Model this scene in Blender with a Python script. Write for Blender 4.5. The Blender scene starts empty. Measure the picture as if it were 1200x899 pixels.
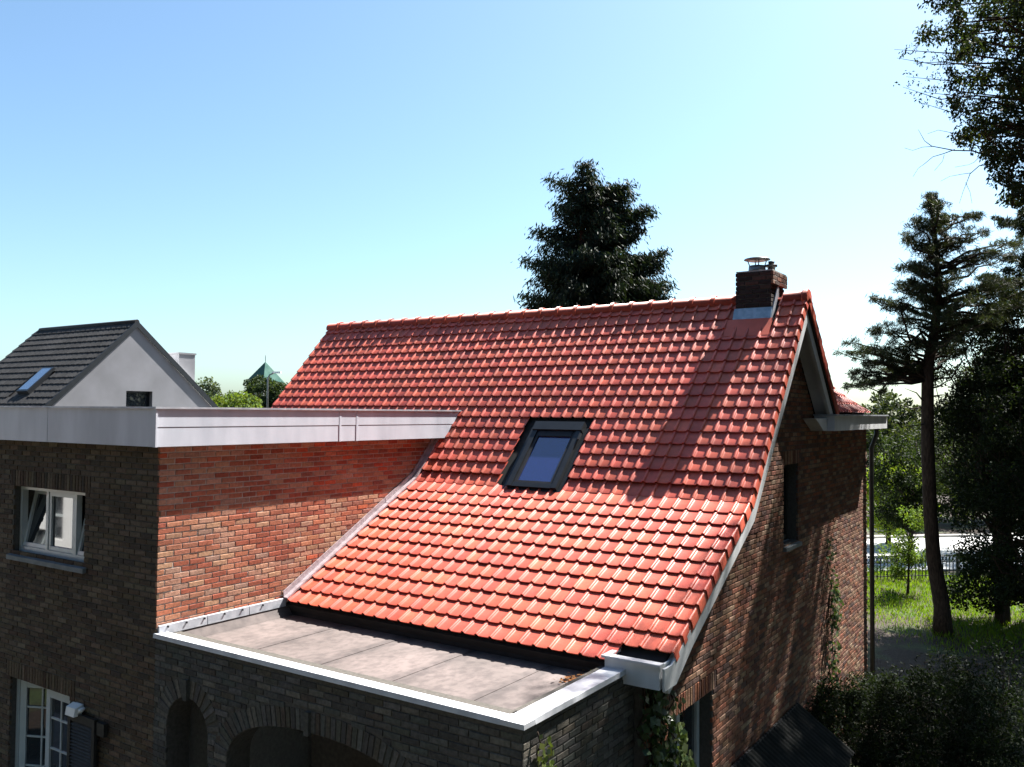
import bpy, bmesh, math, random
import numpy as np
from mathutils import Vector, Matrix

random.seed(7)
rng = np.random.default_rng(11)
SC = bpy.context.scene
COL = SC.collection
G = 5.4                      # camera height above the garden

# ------------------------------------------------------------------ camera
FPX, YAW, PITCH, ROLL = 1015.4, math.radians(33.71), math.radians(1.915), math.radians(0.469)
CAM = np.array([8.267, -5.627, G])
_F = np.array([-math.sin(YAW) * math.cos(PITCH), math.cos(YAW) * math.cos(PITCH), math.sin(PITCH)])
_R = np.array([math.cos(YAW), math.sin(YAW), 0.0])
_U = np.cross(_R, _F)
_R2 = math.cos(ROLL) * _R + math.sin(ROLL) * _U
_U2 = -math.sin(ROLL) * _R + math.cos(ROLL) * _U
cam_d = bpy.data.cameras.new('camera')
cam = bpy.data.objects.new('camera', cam_d)
COL.objects.link(cam)
cam_d.sensor_width = 36.0
cam_d.lens = FPX / 1200 * 36.0
cam_d.clip_end = 2000
cam_d.clip_start = 0.05
cam.matrix_world = Matrix(((_R2[0], _U2[0], -_F[0], CAM[0]), (_R2[1], _U2[1], -_F[1], CAM[1]),
                           (_R2[2], _U2[2], -_F[2], CAM[2]), (0, 0, 0, 1)))
SC.camera = cam

# ------------------------------------------------------------------ sky, sun, exposure
SUN_AZ, SUN_EL = math.radians(16.0), math.radians(52.5)      # azimuth from +Y towards +X
SUN = np.array([math.sin(SUN_AZ) * math.cos(SUN_EL), math.cos(SUN_AZ) * math.cos(SUN_EL), math.sin(SUN_EL)])
world = bpy.data.worlds.new('World')
SC.world = world
world.use_nodes = True
wn = world.node_tree.nodes
wl = world.node_tree.links
wn.clear()
w_out = wn.new('ShaderNodeOutputWorld')
w_bg = wn.new('ShaderNodeBackground')
w_sky = wn.new('ShaderNodeTexSky')
w_sky.sky_type = 'NISHITA'
w_sky.sun_disc = False
w_sky.sun_elevation = SUN_EL
w_sky.sun_rotation = SUN_AZ
w_sky.altitude = 0
w_sky.air_density = 0.9
w_sky.dust_density = 1.4
w_sky.ozone_density = 0.2
w_bg.inputs['Strength'].default_value = 0.055
w_wb = wn.new('ShaderNodeVectorMath')            # white balance of the whole sky, the photograph's cool cyan
w_wb.operation = 'MULTIPLY'
w_wb.inputs[1].default_value = (0.76, 0.94, 1.0)
wl.new(w_sky.outputs[0], w_wb.inputs[0])
wl.new(w_wb.outputs[0], w_bg.inputs['Color'])
wl.new(w_bg.outputs[0], w_out.inputs['Surface'])
sun_d = bpy.data.lights.new('sun', 'SUN')
sun_d.energy = 5.0
sun_d.angle = math.radians(0.55)
sun_d.color = (1.0, 0.965, 0.91)
sun = bpy.data.objects.new('sun', sun_d)
COL.objects.link(sun)
sun.rotation_euler = Vector(SUN).to_track_quat('Z', 'Y').to_euler()
SC.view_settings.view_transform = 'Standard'
SC.view_settings.look = 'None'
SC.view_settings.gamma = 1.0
SC.view_settings.use_curve_mapping = False
SC.view_settings.exposure = 2.1
SC.render.engine = 'CYCLES'
SC.cycles.max_bounces = 6
SC.cycles.transparent_max_bounces = 8

# ------------------------------------------------------------------ pixel helpers (photo is 1200 x 899)
def ray(x, y):
    return _F + (x - 600) / FPX * _R2 - (y - 449.5) / FPX * _U2
def at(x, y, depth):
    return CAM + depth * ray(x, y)
def on_ground(x, y, z=0.0):
    v = ray(x, y)
    return CAM + (z - CAM[2]) / v[2] * v
def project(P):
    v = np.asarray(P, float) - CAM
    dpt = v @ _F
    return 600 + FPX * (v @ _R2) / dpt, 449.5 - FPX * (v @ _U2) / dpt, dpt

# ------------------------------------------------------------------ materials
def new_mat(name):
    m = bpy.data.materials.new(name)
    m.use_nodes = True
    nt = m.node_tree
    b = nt.nodes['Principled BSDF']
    return m, nt, b

def ramp_node(nt, c0, c1, p0=0.3, p1=0.7):
    r = nt.nodes.new('ShaderNodeValToRGB')
    r.color_ramp.elements[0].position = p0
    r.color_ramp.elements[0].color = (*c0, 1)
    r.color_ramp.elements[1].position = p1
    r.color_ramp.elements[1].color = (*c1, 1)
    return r

def noise_mat(name, c0, c1, scale=8.0, rough=0.7, bump=0.0, bump_scale=60.0, spec=0.3, metallic=0.0, detail=6.0,
              p0=0.3, p1=0.7, stretch=None):
    m, nt, b = new_mat(name)
    tc = nt.nodes.new('ShaderNodeTexCoord')
    n = nt.nodes.new('ShaderNodeTexNoise')
    n.inputs['Scale'].default_value = scale
    n.inputs['Detail'].default_value = detail
    src = tc.outputs['Object']
    if stretch:
        mp = nt.nodes.new('ShaderNodeMapping')
        mp.inputs['Scale'].default_value = stretch
        nt.links.new(src, mp.inputs['Vector'])
        src = mp.outputs[0]
    nt.links.new(src, n.inputs['Vector'])
    r = ramp_node(nt, c0, c1, p0, p1)
    nt.links.new(n.outputs['Fac'], r.inputs['Fac'])
    nt.links.new(r.outputs['Color'], b.inputs['Base Color'])
    b.inputs['Roughness'].default_value = rough
    b.inputs['Specular IOR Level'].default_value = spec
    b.inputs['Metallic'].default_value = metallic
    if bump > 0:
        n2 = nt.nodes.new('ShaderNodeTexNoise')
        n2.inputs['Scale'].default_value = bump_scale
        n2.inputs['Detail'].default_value = 4
        nt.links.new(src, n2.inputs['Vector'])
        bp = nt.nodes.new('ShaderNodeBump')
        bp.inputs['Strength'].default_value = bump
        bp.inputs['Distance'].default_value = 0.01
        nt.links.new(n2.outputs['Fac'], bp.inputs['Height'])
        nt.links.new(bp.outputs[0], b.inputs['Normal'])
    return m

def attr_mat(name, rough=0.8, spec=0.3, n_scale=25.0, lo=0.75, hi=1.2, bump=0.3, bump_scale=90.0, coat=0.0, big=1.3, big_lo=0.85, big_hi=1.12):
    """colour from the mesh attribute Col, broken up by two noises"""
    m, nt, b = new_mat(name)
    a = nt.nodes.new('ShaderNodeAttribute')
    a.attribute_name = 'Col'
    geo = nt.nodes.new('ShaderNodeNewGeometry')
    n = nt.nodes.new('ShaderNodeTexNoise')
    n.inputs['Scale'].default_value = n_scale
    n.inputs['Detail'].default_value = 5
    nt.links.new(geo.outputs['Position'], n.inputs['Vector'])
    mr = nt.nodes.new('ShaderNodeMapRange')
    mr.inputs[1].default_value = 0.3
    mr.inputs[2].default_value = 0.7
    mr.inputs[3].default_value = lo
    mr.inputs[4].default_value = hi
    nt.links.new(n.outputs['Fac'], mr.inputs[0])
    nb = nt.nodes.new('ShaderNodeTexNoise')
    nb.inputs['Scale'].default_value = big
    nb.inputs['Detail'].default_value = 3
    nt.links.new(geo.outputs['Position'], nb.inputs['Vector'])
    mb = nt.nodes.new('ShaderNodeMapRange')
    mb.inputs[1].default_value = 0.3
    mb.inputs[2].default_value = 0.7
    mb.inputs[3].default_value = big_lo
    mb.inputs[4].default_value = big_hi
    nt.links.new(nb.outputs['Fac'], mb.inputs[0])
    mu = nt.nodes.new('ShaderNodeMath')
    mu.operation = 'MULTIPLY'
    nt.links.new(mr.outputs[0], mu.inputs[0])
    nt.links.new(mb.outputs[0], mu.inputs[1])
    mx = nt.nodes.new('ShaderNodeVectorMath')
    mx.operation = 'SCALE'
    nt.links.new(a.outputs['Color'], mx.inputs[0])
    nt.links.new(mu.outputs[0], mx.inputs['Scale'])
    nt.links.new(mx.outputs[0], b.inputs['Base Color'])
    b.inputs['Roughness'].default_value = rough
    b.inputs['Specular IOR Level'].default_value = spec
    if coat:
        b.inputs['Coat Weight'].default_value = coat
        b.inputs['Coat Roughness'].default_value = 0.25
    if bump:
        n2 = nt.nodes.new('ShaderNodeTexNoise')
        n2.inputs['Scale'].default_value = bump_scale
        n2.inputs['Detail'].default_value = 4
        nt.links.new(geo.outputs['Position'], n2.inputs['Vector'])
        bp = nt.nodes.new('ShaderNodeBump')
        bp.inputs['Strength'].default_value = bump
        bp.inputs['Distance'].default_value = 0.006
        nt.links.new(n2.outputs['Fac'], bp.inputs['Height'])
        nt.links.new(bp.outputs[0], b.inputs['Normal'])
    return m

def leaf_mat(name, trans=0.35, rough=0.65, tr_tint=(1.3, 1.25, 0.45), spec=0.12):
    m, nt, b = new_mat(name)
    a = nt.nodes.new('ShaderNodeAttribute')
    a.attribute_name = 'Col'
    nt.links.new(a.outputs['Color'], b.inputs['Base Color'])
    b.inputs['Roughness'].default_value = rough
    b.inputs['Specular IOR Level'].default_value = spec
    t = nt.nodes.new('ShaderNodeBsdfTranslucent')
    vm = nt.nodes.new('ShaderNodeVectorMath')
    vm.operation = 'MULTIPLY'
    vm.inputs[1].default_value = tr_tint
    nt.links.new(a.outputs['Color'], vm.inputs[0])
    nt.links.new(vm.outputs[0], t.inputs['Color'])
    mix = nt.nodes.new('ShaderNodeMixShader')
    mix.inputs[0].default_value = trans
    nt.links.new(b.outputs[0], mix.inputs[1])
    nt.links.new(t.outputs[0], mix.inputs[2])
    nt.links.new(mix.outputs[0], nt.nodes['Material Output'].inputs['Surface'])
    return m

def glass_mat(name, tint=(0.02, 0.025, 0.03), rough=0.03, ior=1.52, spec=0.6):
    m, nt, b = new_mat(name)
    b.inputs['Base Color'].default_value = (*tint, 1)
    b.inputs['Roughness'].default_value = rough
    b.inputs['IOR'].default_value = ior
    b.inputs['Specular IOR Level'].default_value = spec
    b.inputs['Coat Weight'].default_value = 0.6
    b.inputs['Coat Roughness'].default_value = 0.02
    return m

M = {}
M['brick'] = attr_mat('brick_clay', rough=0.85, spec=0.2, n_scale=30, lo=0.72, hi=1.25, bump=0.6, bump_scale=110)
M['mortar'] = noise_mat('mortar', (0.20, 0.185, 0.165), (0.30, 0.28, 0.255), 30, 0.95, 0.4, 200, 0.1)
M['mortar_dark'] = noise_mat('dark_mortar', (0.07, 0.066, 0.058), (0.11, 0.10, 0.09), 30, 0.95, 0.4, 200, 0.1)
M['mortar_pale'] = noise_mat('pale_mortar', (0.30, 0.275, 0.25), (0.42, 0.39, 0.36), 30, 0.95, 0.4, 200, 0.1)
M['tile'] = attr_mat('clay_tile', rough=0.48, spec=0.42, n_scale=14, lo=0.85, hi=1.12, bump=0.08, bump_scale=60, big=1.1, big_lo=0.88, big_hi=1.1)
M['deck'] = noise_mat('roof_underlay', (0.02, 0.02, 0.02), (0.035, 0.03, 0.03), 5, 0.9)
M['white'] = noise_mat('white_board', (0.50, 0.51, 0.52), (0.68, 0.69, 0.70), 4, 0.5, 0.05, 40, 0.4, stretch=(1, 1, .3))
M['fascia'] = noise_mat('white_fascia_panel', (0.40, 0.425, 0.48), (0.53, 0.55, 0.61), 3.0, 0.42, 0.05, 9, 0.4, detail=10, stretch=(1.5, 1.5, .35))
M['pvc'] = noise_mat('white_window_plastic', (0.42, 0.455, 0.455), (0.48, 0.515, 0.515), 6, 0.35, 0, 30, 0.5)
M['cap'] = noise_mat('white_coated_metal', (0.42, 0.43, 0.46), (0.60, 0.61, 0.64), 5, 0.45, 0.03, 30, 0.5)
M['zinc'] = noise_mat('weathered_zinc', (0.28, 0.30, 0.34), (0.46, 0.48, 0.52), 9, 0.5, 0.1, 40, 0.5, 0.3)
M['lead'] = noise_mat('lead_sheet', (0.24, 0.19, 0.20), (0.40, 0.33, 0.35), 14, 0.55, 0.3, 40, 0.4, 0.1)
M['blue_lead'] = noise_mat('blue_grey_flashing', (0.16, 0.26, 0.34), (0.34, 0.46, 0.56), 14, 0.45, 0.3, 30, 0.5, 0.1)
M['bitumen'] = None
M['black'] = noise_mat('black_board', (0.010, 0.011, 0.014), (0.02, 0.02, 0.024), 10, 0.6, 0.1, 40)
M['anthracite'] = noise_mat('anthracite_metal', (0.008, 0.010, 0.013), (0.014, 0.017, 0.021), 8, 0.45, 0.02, 40, 0.5, 0.2)
M['glass'] = glass_mat('dark_glass')
M['skyglass'] = glass_mat('roof_window_glass', (0.024, 0.036, 0.150), 0.02, 1.7, 1.0)  # blue base tint stands in for the reflected sky
M['dark'] = noise_mat('dark_room', (0.012, 0.012, 0.012), (0.02, 0.02, 0.019), 3, 0.95)
M['sill'] = noise_mat('bluestone_sill', (0.10, 0.12, 0.13), (0.17, 0.19, 0.20), 12, 0.6, 0.2, 60)
M['shutter'] = noise_mat('dark_shutter_paint', (0.018, 0.017, 0.015), (0.03, 0.028, 0.024), 12, 0.55)
M['steel'] = noise_mat('dull_steel', (0.12, 0.125, 0.13), (0.20, 0.205, 0.21), 10, 0.38, 0.05, 40, 0.5, 0.6)
M['pipe'] = noise_mat('dark_pipe', (0.03, 0.03, 0.032), (0.05, 0.05, 0.05), 10, 0.4, 0, 40, 0.5)
M['greyrender'] = noise_mat('grey_render', (0.17, 0.17, 0.18), (0.215, 0.215, 0.23), 1.2, 0.9, 0.2, 40, 0.1, detail=9)
M['darktile'] = attr_mat('dark_concrete_tile', rough=0.75, spec=0.3, n_scale=18, lo=0.6, hi=1.4, bump=0.4)
M['bark'] = noise_mat('bark', (0.020, 0.015, 0.012), (0.06, 0.045, 0.035), 10, 0.95, 0.9, 30, 0.1, stretch=(3, 3, .6))
M['leaf'] = leaf_mat('leaf', 0.38)
M['needle'] = leaf_mat('needle', 0.18, 0.6, (1.2, 1.2, 0.5))
M['ivy'] = leaf_mat('ivy_leaf', 0.25, 0.35, (1.2, 1.2, 0.5), 0.5)
M['grass'] = leaf_mat('grass_blade', 0.45, 0.6)
M['litter'] = leaf_mat('dry_leaf', 0.2, 0.8, (1.1, 1.0, 0.8))
M['iron'] = noise_mat('black_iron', (0.012, 0.012, 0.013), (0.025, 0.025, 0.026), 20, 0.5, 0, 40, 0.4)
M['road'] = noise_mat('pale_concrete_road', (0.36, 0.36, 0.36), (0.50, 0.50, 0.49), 2, 0.85, 0.3, 80)
M['render_white'] = noise_mat('white_render', (0.72, 0.71, 0.69), (0.80, 0.79, 0.77), 2, 0.85, 0.1, 50)
M['copper'] = noise_mat('green_copper', (0.04, 0.085, 0.072), (0.065, 0.12, 0.10), 0.8, 0.95, spec=0.05)
M['redroof'] = noise_mat('red_roof', (0.22, 0.06, 0.035), (0.32, 0.09, 0.05), 4, 0.7)
M['wood'] = noise_mat('dark_timber', (0.03, 0.025, 0.02), (0.06, 0.05, 0.04), 12, 0.8, 0.3, 30, stretch=(1, 1, .1))
M['stone'] = noise_mat('grey_stone', (0.25, 0.24, 0.22), (0.36, 0.35, 0.33), 3, 0.85)
M['lampwhite'] = noise_mat('white_plastic', (0.7, 0.7, 0.68), (0.78, 0.78, 0.76), 8, 0.4)

# flat roof membrane: streaky, stained
def bitumen():
    m, nt, b = new_mat('roof_membrane')
    tc = nt.nodes.new('ShaderNodeTexCoord')
    n1 = nt.nodes.new('ShaderNodeTexNoise'); n1.inputs['Scale'].default_value = 1.4; n1.inputs['Detail'].default_value = 8
    n2 = nt.nodes.new('ShaderNodeTexNoise'); n2.inputs['Scale'].default_value = 14; n2.inputs['Detail'].default_value = 9
    nt.links.new(tc.outputs['Object'], n1.inputs['Vector'])
    mp = nt.nodes.new('ShaderNodeMapping'); mp.inputs['Scale'].default_value = (1.0, 0.7, 1)
    nt.links.new(tc.outputs['Object'], mp.inputs['Vector'])
    nt.links.new(mp.outputs[0], n2.inputs['Vector'])
    r1 = ramp_node(nt, (0.080, 0.063, 0.058), (0.135, 0.105, 0.097), 0.32, 0.68)
    nt.links.new(n1.outputs['Fac'], r1.inputs['Fac'])
    r2 = ramp_node(nt, (0.72, 0.71, 0.72), (1.1, 1.1, 1.1), 0.35, 0.6)
    nt.links.new(n2.outputs['Fac'], r2.inputs['Fac'])
    # soft overlap stains of the membrane strips, every 0.95 m along X
    wv = nt.nodes.new('ShaderNodeTexWave'); wv.wave_type = 'BANDS'; wv.bands_direction = 'X'
    wv.inputs['Scale'].default_value = 0.33; wv.inputs['Distortion'].default_value = 0.25
    wv.inputs['Detail'].default_value = 3; wv.inputs['Detail Scale'].default_value = 1.2
    nt.links.new(tc.outputs['Object'], wv.inputs['Vector'])
    r3 = ramp_node(nt, (0.70, 0.70, 0.71), (1, 1, 1), 0.0, 0.2)
    nt.links.new(wv.outputs['Fac'], r3.inputs['Fac'])
    m1 = nt.nodes.new('ShaderNodeMixRGB'); m1.blend_type = 'MULTIPLY'; m1.inputs[0].default_value = 1
    nt.links.new(r1.outputs[0], m1.inputs[1]); nt.links.new(r2.outputs[0], m1.inputs[2])
    m2 = nt.nodes.new('ShaderNodeMixRGB'); m2.blend_type = 'MULTIPLY'; m2.inputs[0].default_value = 1
    nt.links.new(m1.outputs[0], m2.inputs[1]); nt.links.new(r3.outputs[0], m2.inputs[2])
    nt.links.new(m2.outputs[0], b.inputs['Base Color'])
    b.inputs['Roughness'].default_value = 0.8
    n4 = nt.nodes.new('ShaderNodeTexNoise'); n4.inputs['Scale'].default_value = 120
    nt.links.new(tc.outputs['Object'], n4.inputs['Vector'])
    bp = nt.nodes.new('ShaderNodeBump'); bp.inputs['Strength'].default_value = 0.3; bp.inputs['Distance'].default_value = 0.004
    nt.links.new(n4.outputs['Fac'], bp.inputs['Height']); nt.links.new(bp.outputs[0], b.inputs['Normal'])
    return m
M['bitumen'] = bitumen()

# ------------------------------------------------------------------ mesh helpers
class MB:
    """collects boxes, prisms and tubes into one mesh"""
    def __init__(self):
        self.v = []; self.f = []; self.c = []; self.smooth = []
    def add(self, vs, fs, col=None, smooth=False):
        o = len(self.v)
        self.v.extend([tuple(map(float, q)) for q in vs])
        self.f.extend([tuple(i + o for i in q) for q in fs])
        self.c.extend([col or (1, 1, 1)] * len(vs))
        self.smooth.extend([smooth] * len(fs))
        return self
    def box(self, x0, x1, y0, y1, z0, z1, col=None):
        vs = [(x0, y0, z0), (x1, y0, z0), (x1, y1, z0), (x0, y1, z0), (x0, y0, z1), (x1, y0, z1), (x1, y1, z1), (x0, y1, z1)]
        fs = [(3, 2, 1, 0), (4, 5, 6, 7), (0, 1, 5, 4), (1, 2, 6, 5), (2, 3, 7, 6), (3, 0, 4, 7)]
        return self.add(vs, fs, col)
    def obox(self, c, ax, ay, az, hx, hy, hz, col=None):
        c = np.asarray(c, float); ax, ay, az = (np.asarray(a, float) for a in (ax, ay, az))
        vs = []
        for sz in (-1, 1):
            for sx, sy in ((-1, -1), (1, -1), (1, 1), (-1, 1)):
                vs.append(c + sx * hx * ax + sy * hy * ay + sz * hz * az)
        return self.add(vs, [(3, 2, 1, 0), (4, 5, 6, 7), (0, 1, 5, 4), (1, 2, 6, 5), (2, 3, 7, 6), (3, 0, 4, 7)], col)
    def prism(self, poly, x0, x1, axis='X', col=None):
        """poly: 2-D loop in the plane normal to axis"""
        n = len(poly)
        def P(a, b, t):
            return {'X': (t, a, b), 'Y': (a, t, b), 'Z': (a, b, t)}[axis]
        vs = [P(a, b, x0) for a, b in poly] + [P(a, b, x1) for a, b in poly]
        fs = [tuple(range(n))[::-1], tuple(range(n, 2 * n))]
        fs += [(i, (i + 1) % n, n + (i + 1) % n, n + i) for i in range(n)]
        return self.add(vs, fs, col)
    def tube(self, pts, radii, seg=8, col=None, cap=True):
        pts = [np.asarray(p, float) for p in pts]
        vs = []; fs = []
        prev = None
        for i, p in enumerate(pts):
            t = pts[min(i + 1, len(pts) - 1)] - pts[max(i - 1, 0)]
            t = t / (np.linalg.norm(t) + 1e-9)
            if prev is None:
                a = np.cross(t, (0, 0, 1.0)) if abs(t[2]) < 0.95 else np.cross(t, (1.0, 0, 0))
            else:
                a = prev - t * (prev @ t)
            a = a / (np.linalg.norm(a) + 1e-9); prev = a
            b = np.cross(t, a)
            r = radii[i] if hasattr(radii, '__len__') else radii
            for k in range(seg):
                an = 2 * math.pi * k / seg
                vs.append(p + r * (math.cos(an) * a + math.sin(an) * b))
        for i in range(len(pts) - 1):
            for k in range(seg):
                k2 = (k + 1) % seg
                fs.append((i * seg + k, i * seg + k2, (i + 1) * seg + k2, (i + 1) * seg + k))
        self.add(vs, fs, col, True)
        if cap:
            self.f.append(tuple(range(len(self.v) - seg, len(self.v)))); self.smooth.append(False)
            o = len(self.v) - seg * len(pts)
            self.f.append(tuple(range(o, o + seg))[::-1]); self.smooth.append(False)
        return self
    def mesh(self, name):
        me = bpy.data.meshes.new(name)
        me.from_pydata(self.v, [], self.f)
        me.polygons.foreach_set('use_smooth', self.smooth)
        at_ = me.color_attributes.new('Col', 'FLOAT_COLOR', 'POINT')
        c = np.ones((len(self.v), 4), np.float32); c[:, :3] = np.array(self.c, np.float32)
        at_.data.foreach_set('color', c.ravel())
        return me
    def build(self, name, mat, parent=None, recalc=True):
        me = self.mesh(name)
        if recalc:
            bm = bmesh.new(); bm.from_mesh(me)
            bmesh.ops.recalc_face_normals(bm, faces=bm.faces)
            bm.to_mesh(me); bm.free()
        return link(name, me, mat, parent)

def child_loc(parent):
    return (0, 0, 0) if parent is None else tuple(-np.array(parent.get('_w', (0, 0, 0))))
def link(name, me, mat, parent=None):
    if mat is not None:
        me.materials.append(mat)
    o = bpy.data.objects.new(name, me)
    COL.objects.link(o)
    if parent is not None:
        o.parent = parent
        if parent.type == 'EMPTY':
            o.location = -parent.location
    return o
def thing(name, loc, label, cat, group=None):
    o = bpy.data.objects.new(name, None)
    COL.objects.link(o)
    o.location = loc
    o.empty_display_size = 0.3
    tag(o, label, cat, group)
    return o
def tag(o, label=None, cat=None, group=None, kind=None):
    if label: o['label'] = label
    if cat: o['category'] = cat
    if group: o['group'] = group
    if kind: o['kind'] = kind
    return o
def np_mesh(name, V, Fq, cols, mat, parent=None, smooth=False):
    """fast mesh from arrays; Fq is (n,3) or (n,4); cols is per vertex"""
    me = bpy.data.meshes.new(name)
    V = np.asarray(V, np.float32); Fq = np.asarray(Fq, np.int32)
    k = Fq.shape[1]
    me.vertices.add(len(V)); me.vertices.foreach_set('co', V.ravel())
    me.loops.add(Fq.size); me.loops.foreach_set('vertex_index', Fq.ravel())
    me.polygons.add(len(Fq))
    me.polygons.foreach_set('loop_start', np.arange(0, Fq.size, k, dtype=np.int32))
    me.polygons.foreach_set('loop_total', np.full(len(Fq), k, np.int32))
    me.polygons.foreach_set('use_smooth', np.full(len(Fq), bool(smooth)))
    me.update(calc_edges=True)
    a = me.color_attributes.new('Col', 'FLOAT_COLOR', 'POINT')
    c = np.ones((len(V), 4), np.float32); c[:, :3] = cols
    a.data.foreach_set('color', c.ravel())
    return link(name, me, mat, parent)

# ------------------------------------------------------------------ bricks
COURSE, BL, BH, JOINT = 0.0622, 0.190, 0.0505, 0.0117
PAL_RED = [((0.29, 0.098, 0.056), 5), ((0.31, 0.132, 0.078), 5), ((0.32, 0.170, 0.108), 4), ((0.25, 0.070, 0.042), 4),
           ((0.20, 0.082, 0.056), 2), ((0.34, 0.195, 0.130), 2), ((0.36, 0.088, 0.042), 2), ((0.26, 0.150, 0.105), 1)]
PAL_BROWN_SHADED = [((0.090, 0.063, 0.040), 4), ((0.112, 0.080, 0.052), 4), ((0.074, 0.047, 0.030), 3), ((0.135, 0.100, 0.066), 2), ((0.058, 0.042, 0.030), 2)]  # brown brick, tones lowered to carry the front wall's shade
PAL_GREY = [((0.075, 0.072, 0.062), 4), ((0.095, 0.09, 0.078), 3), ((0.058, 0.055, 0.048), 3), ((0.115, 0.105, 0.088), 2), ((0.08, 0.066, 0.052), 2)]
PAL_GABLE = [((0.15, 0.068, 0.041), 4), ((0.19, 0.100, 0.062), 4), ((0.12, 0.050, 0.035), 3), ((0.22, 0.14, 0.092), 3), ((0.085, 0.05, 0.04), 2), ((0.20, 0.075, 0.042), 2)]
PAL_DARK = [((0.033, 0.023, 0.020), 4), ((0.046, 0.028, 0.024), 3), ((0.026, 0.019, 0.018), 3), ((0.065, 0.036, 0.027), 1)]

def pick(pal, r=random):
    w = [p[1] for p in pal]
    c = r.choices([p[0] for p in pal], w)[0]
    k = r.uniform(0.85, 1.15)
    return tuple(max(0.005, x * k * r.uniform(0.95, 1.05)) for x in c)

_brick_variants = {}
def brick_verts(seed):
    r = random.Random(seed)
    j = lambda s: r.uniform(-s, s)
    e = 0.006
    vs = []
    # local x along the wall, z up, -y outwards; back ring, front ring slightly chamfered
    for y, ins in ((0.03, 0.0), (-0.004 + 0.004, 0.0), (0, e)):
        pass
    ring = lambda y, ins, s: [(-BL / 2 + ins + j(s), y + j(s * .6), -BH / 2 + ins + j(s)), (BL / 2 - ins + j(s), y + j(s * .6), -BH / 2 + ins + j(s)),
                              (BL / 2 - ins + j(s), y + j(s * .6), BH / 2 - ins + j(s)), (-BL / 2 + ins + j(s), y + j(s * .6), BH / 2 - ins + j(s))]
    vs = ring(0.03, 0, 0) + ring(0.003, 0, 0.0022) + ring(0.0, 0.004, 0.0022)
    fs = []
    for b in (0, 4):
        for k in range(4):
            fs.append((b + k, b + (k + 1) % 4, b + 4 + (k + 1) % 4, b + 4 + k))
    fs.append((8, 9, 10, 11))
    return np.array(vs), fs
BV = [brick_verts(s) for s in range(8)]
BF = np.array(BV[0][1])
def brick_mesh(pal_name, pal):
    key = pal_name
    if key not in _brick_variants:
        lst = []
        r = random.Random(sum(map(ord, key)) + 5)
        for i in range(28):
            v, f = BV[i % 8]
            me = bpy.data.meshes.new('brick')
            me.from_pydata([tuple(q) for q in v], [], f)
            c = pick(pal, r)
            a = me.color_attributes.new('Col', 'FLOAT_COLOR', 'POINT')
            cc = np.ones((len(v), 4), np.float32); cc[:, :3] = c
            a.data.foreach_set('color', cc.ravel())
            me.materials.append(M['brick'])
            lst.append(me)
        _brick_variants[key] = lst
    return random.choice(_brick_variants[key])

def spans_at(loops, v):
    xs = []
    for lp in loops:
        n = len(lp)
        for i in range(n):
            (u0, v0), (u1, v1) = lp[i], lp[(i + 1) % n]
            if (v0 <= v < v1) or (v1 <= v < v0):
                xs.append(u0 + (v - v0) / (v1 - v0) * (u1 - u0))
    xs.sort()
    return [(xs[i], xs[i + 1]) for i in range(0, len(xs) - 1, 2)]

def lay_bricks(parent, O, Udir, loops, pal_name, pal, v_top, v_bot, n_single=300, extra=(), scorer=None, out=0.0, phase=0.0):
    """running bond bricks on a wall face. O: face origin, Udir: unit vector along the wall (its right side seen
    from outside is +U), loops: outline and openings in (u, z). extra: (u, z, angle, length) of soldiers / voussoirs"""
    O = np.asarray(O, float); U = np.asarray(Udir, float); N = np.cross(U, (0, 0, 1.0))   # outward
    items = []
    nc = int((v_top - v_bot) / COURSE)
    for k in range(nc):
        vc = v_top - JOINT - (k + 0.5) * COURSE + 0.004
        for (a, b) in spans_at(loops, vc):
            u = math.floor((a - phase) / (BL + JOINT)) * (BL + JOINT) + phase + (0.5 * (BL + JOINT) if k % 2 else 0) - (BL + JOINT)
            u += random.uniform(-.006, .006)
            while u < b:
                u0 = max(u, a); u1 = min(u + BL, b)
                if u1 - u0 > 0.03:
                    items.append(((u0 + u1) / 2, vc, 0.0, u1 - u0))
                u += BL + JOINT
    items += list(extra)
    scored = []
    for it in items:
        P = O + U * it[0] + np.array([0, 0, 1.0]) * it[1]
        px, py, dp = project(P)
        vis = -5 < px < 1205 and -5 < py < 905
        s = (it[3] / dp / dp) if vis else 0
        if scorer: s *= scorer(px, py)
        scored.append(s)
    order = np.argsort(scored)[::-1]
    single = set(int(i) for i in order[:n_single] if scored[i] > 0)
    V = []; Fc = []; Cc = []; o = 0
    ang0 = math.atan2(U[1], U[0])
    for i, (u, v, an, ln) in enumerate(items):
        dn = random.uniform(-.0025, .0025) + out
        P = O + U * u + np.array([0, 0, 1.0]) * v + N * dn
        if i in single:
            me = brick_mesh(pal_name, pal)
            ob = bpy.data.objects.new('brick', me)
            COL.objects.link(ob)
            ob.location = P if parent.type != 'EMPTY' else Vector(P) - parent.location
            ob.rotation_mode = 'ZYX'
            ob.rotation_mode = 'XYZ'
            ob.rotation_euler = (0, an + random.uniform(-.004, .004), ang0)
            ob.scale = (ln / BL, 1, 1)
            ob.parent = parent
        else:
            bv = BV[random.randrange(8)][0].copy()
            bv[:, 0] *= ln / BL
            ca, sa = math.cos(an), math.sin(an)
            x = bv[:, 0] * ca + bv[:, 2] * sa
            z = -bv[:, 0] * sa + bv[:, 2] * ca
            W = P[None, :] + x[:, None] * U[None, :] + z[:, None] * np.array([[0, 0, 1.0]]) - bv[:, 1][:, None] * N[None, :]
            V.append(W); Fc.append(BF + o); Cc.append(np.tile(pick(pal), (len(bv), 1))); o += len(bv)
    if V:
        ob = np_mesh('brickwork', np.vstack(V), np.vstack(Fc), np.vstack(Cc), M['brick'], parent)
        tag(ob, kind='stuff')

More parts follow.
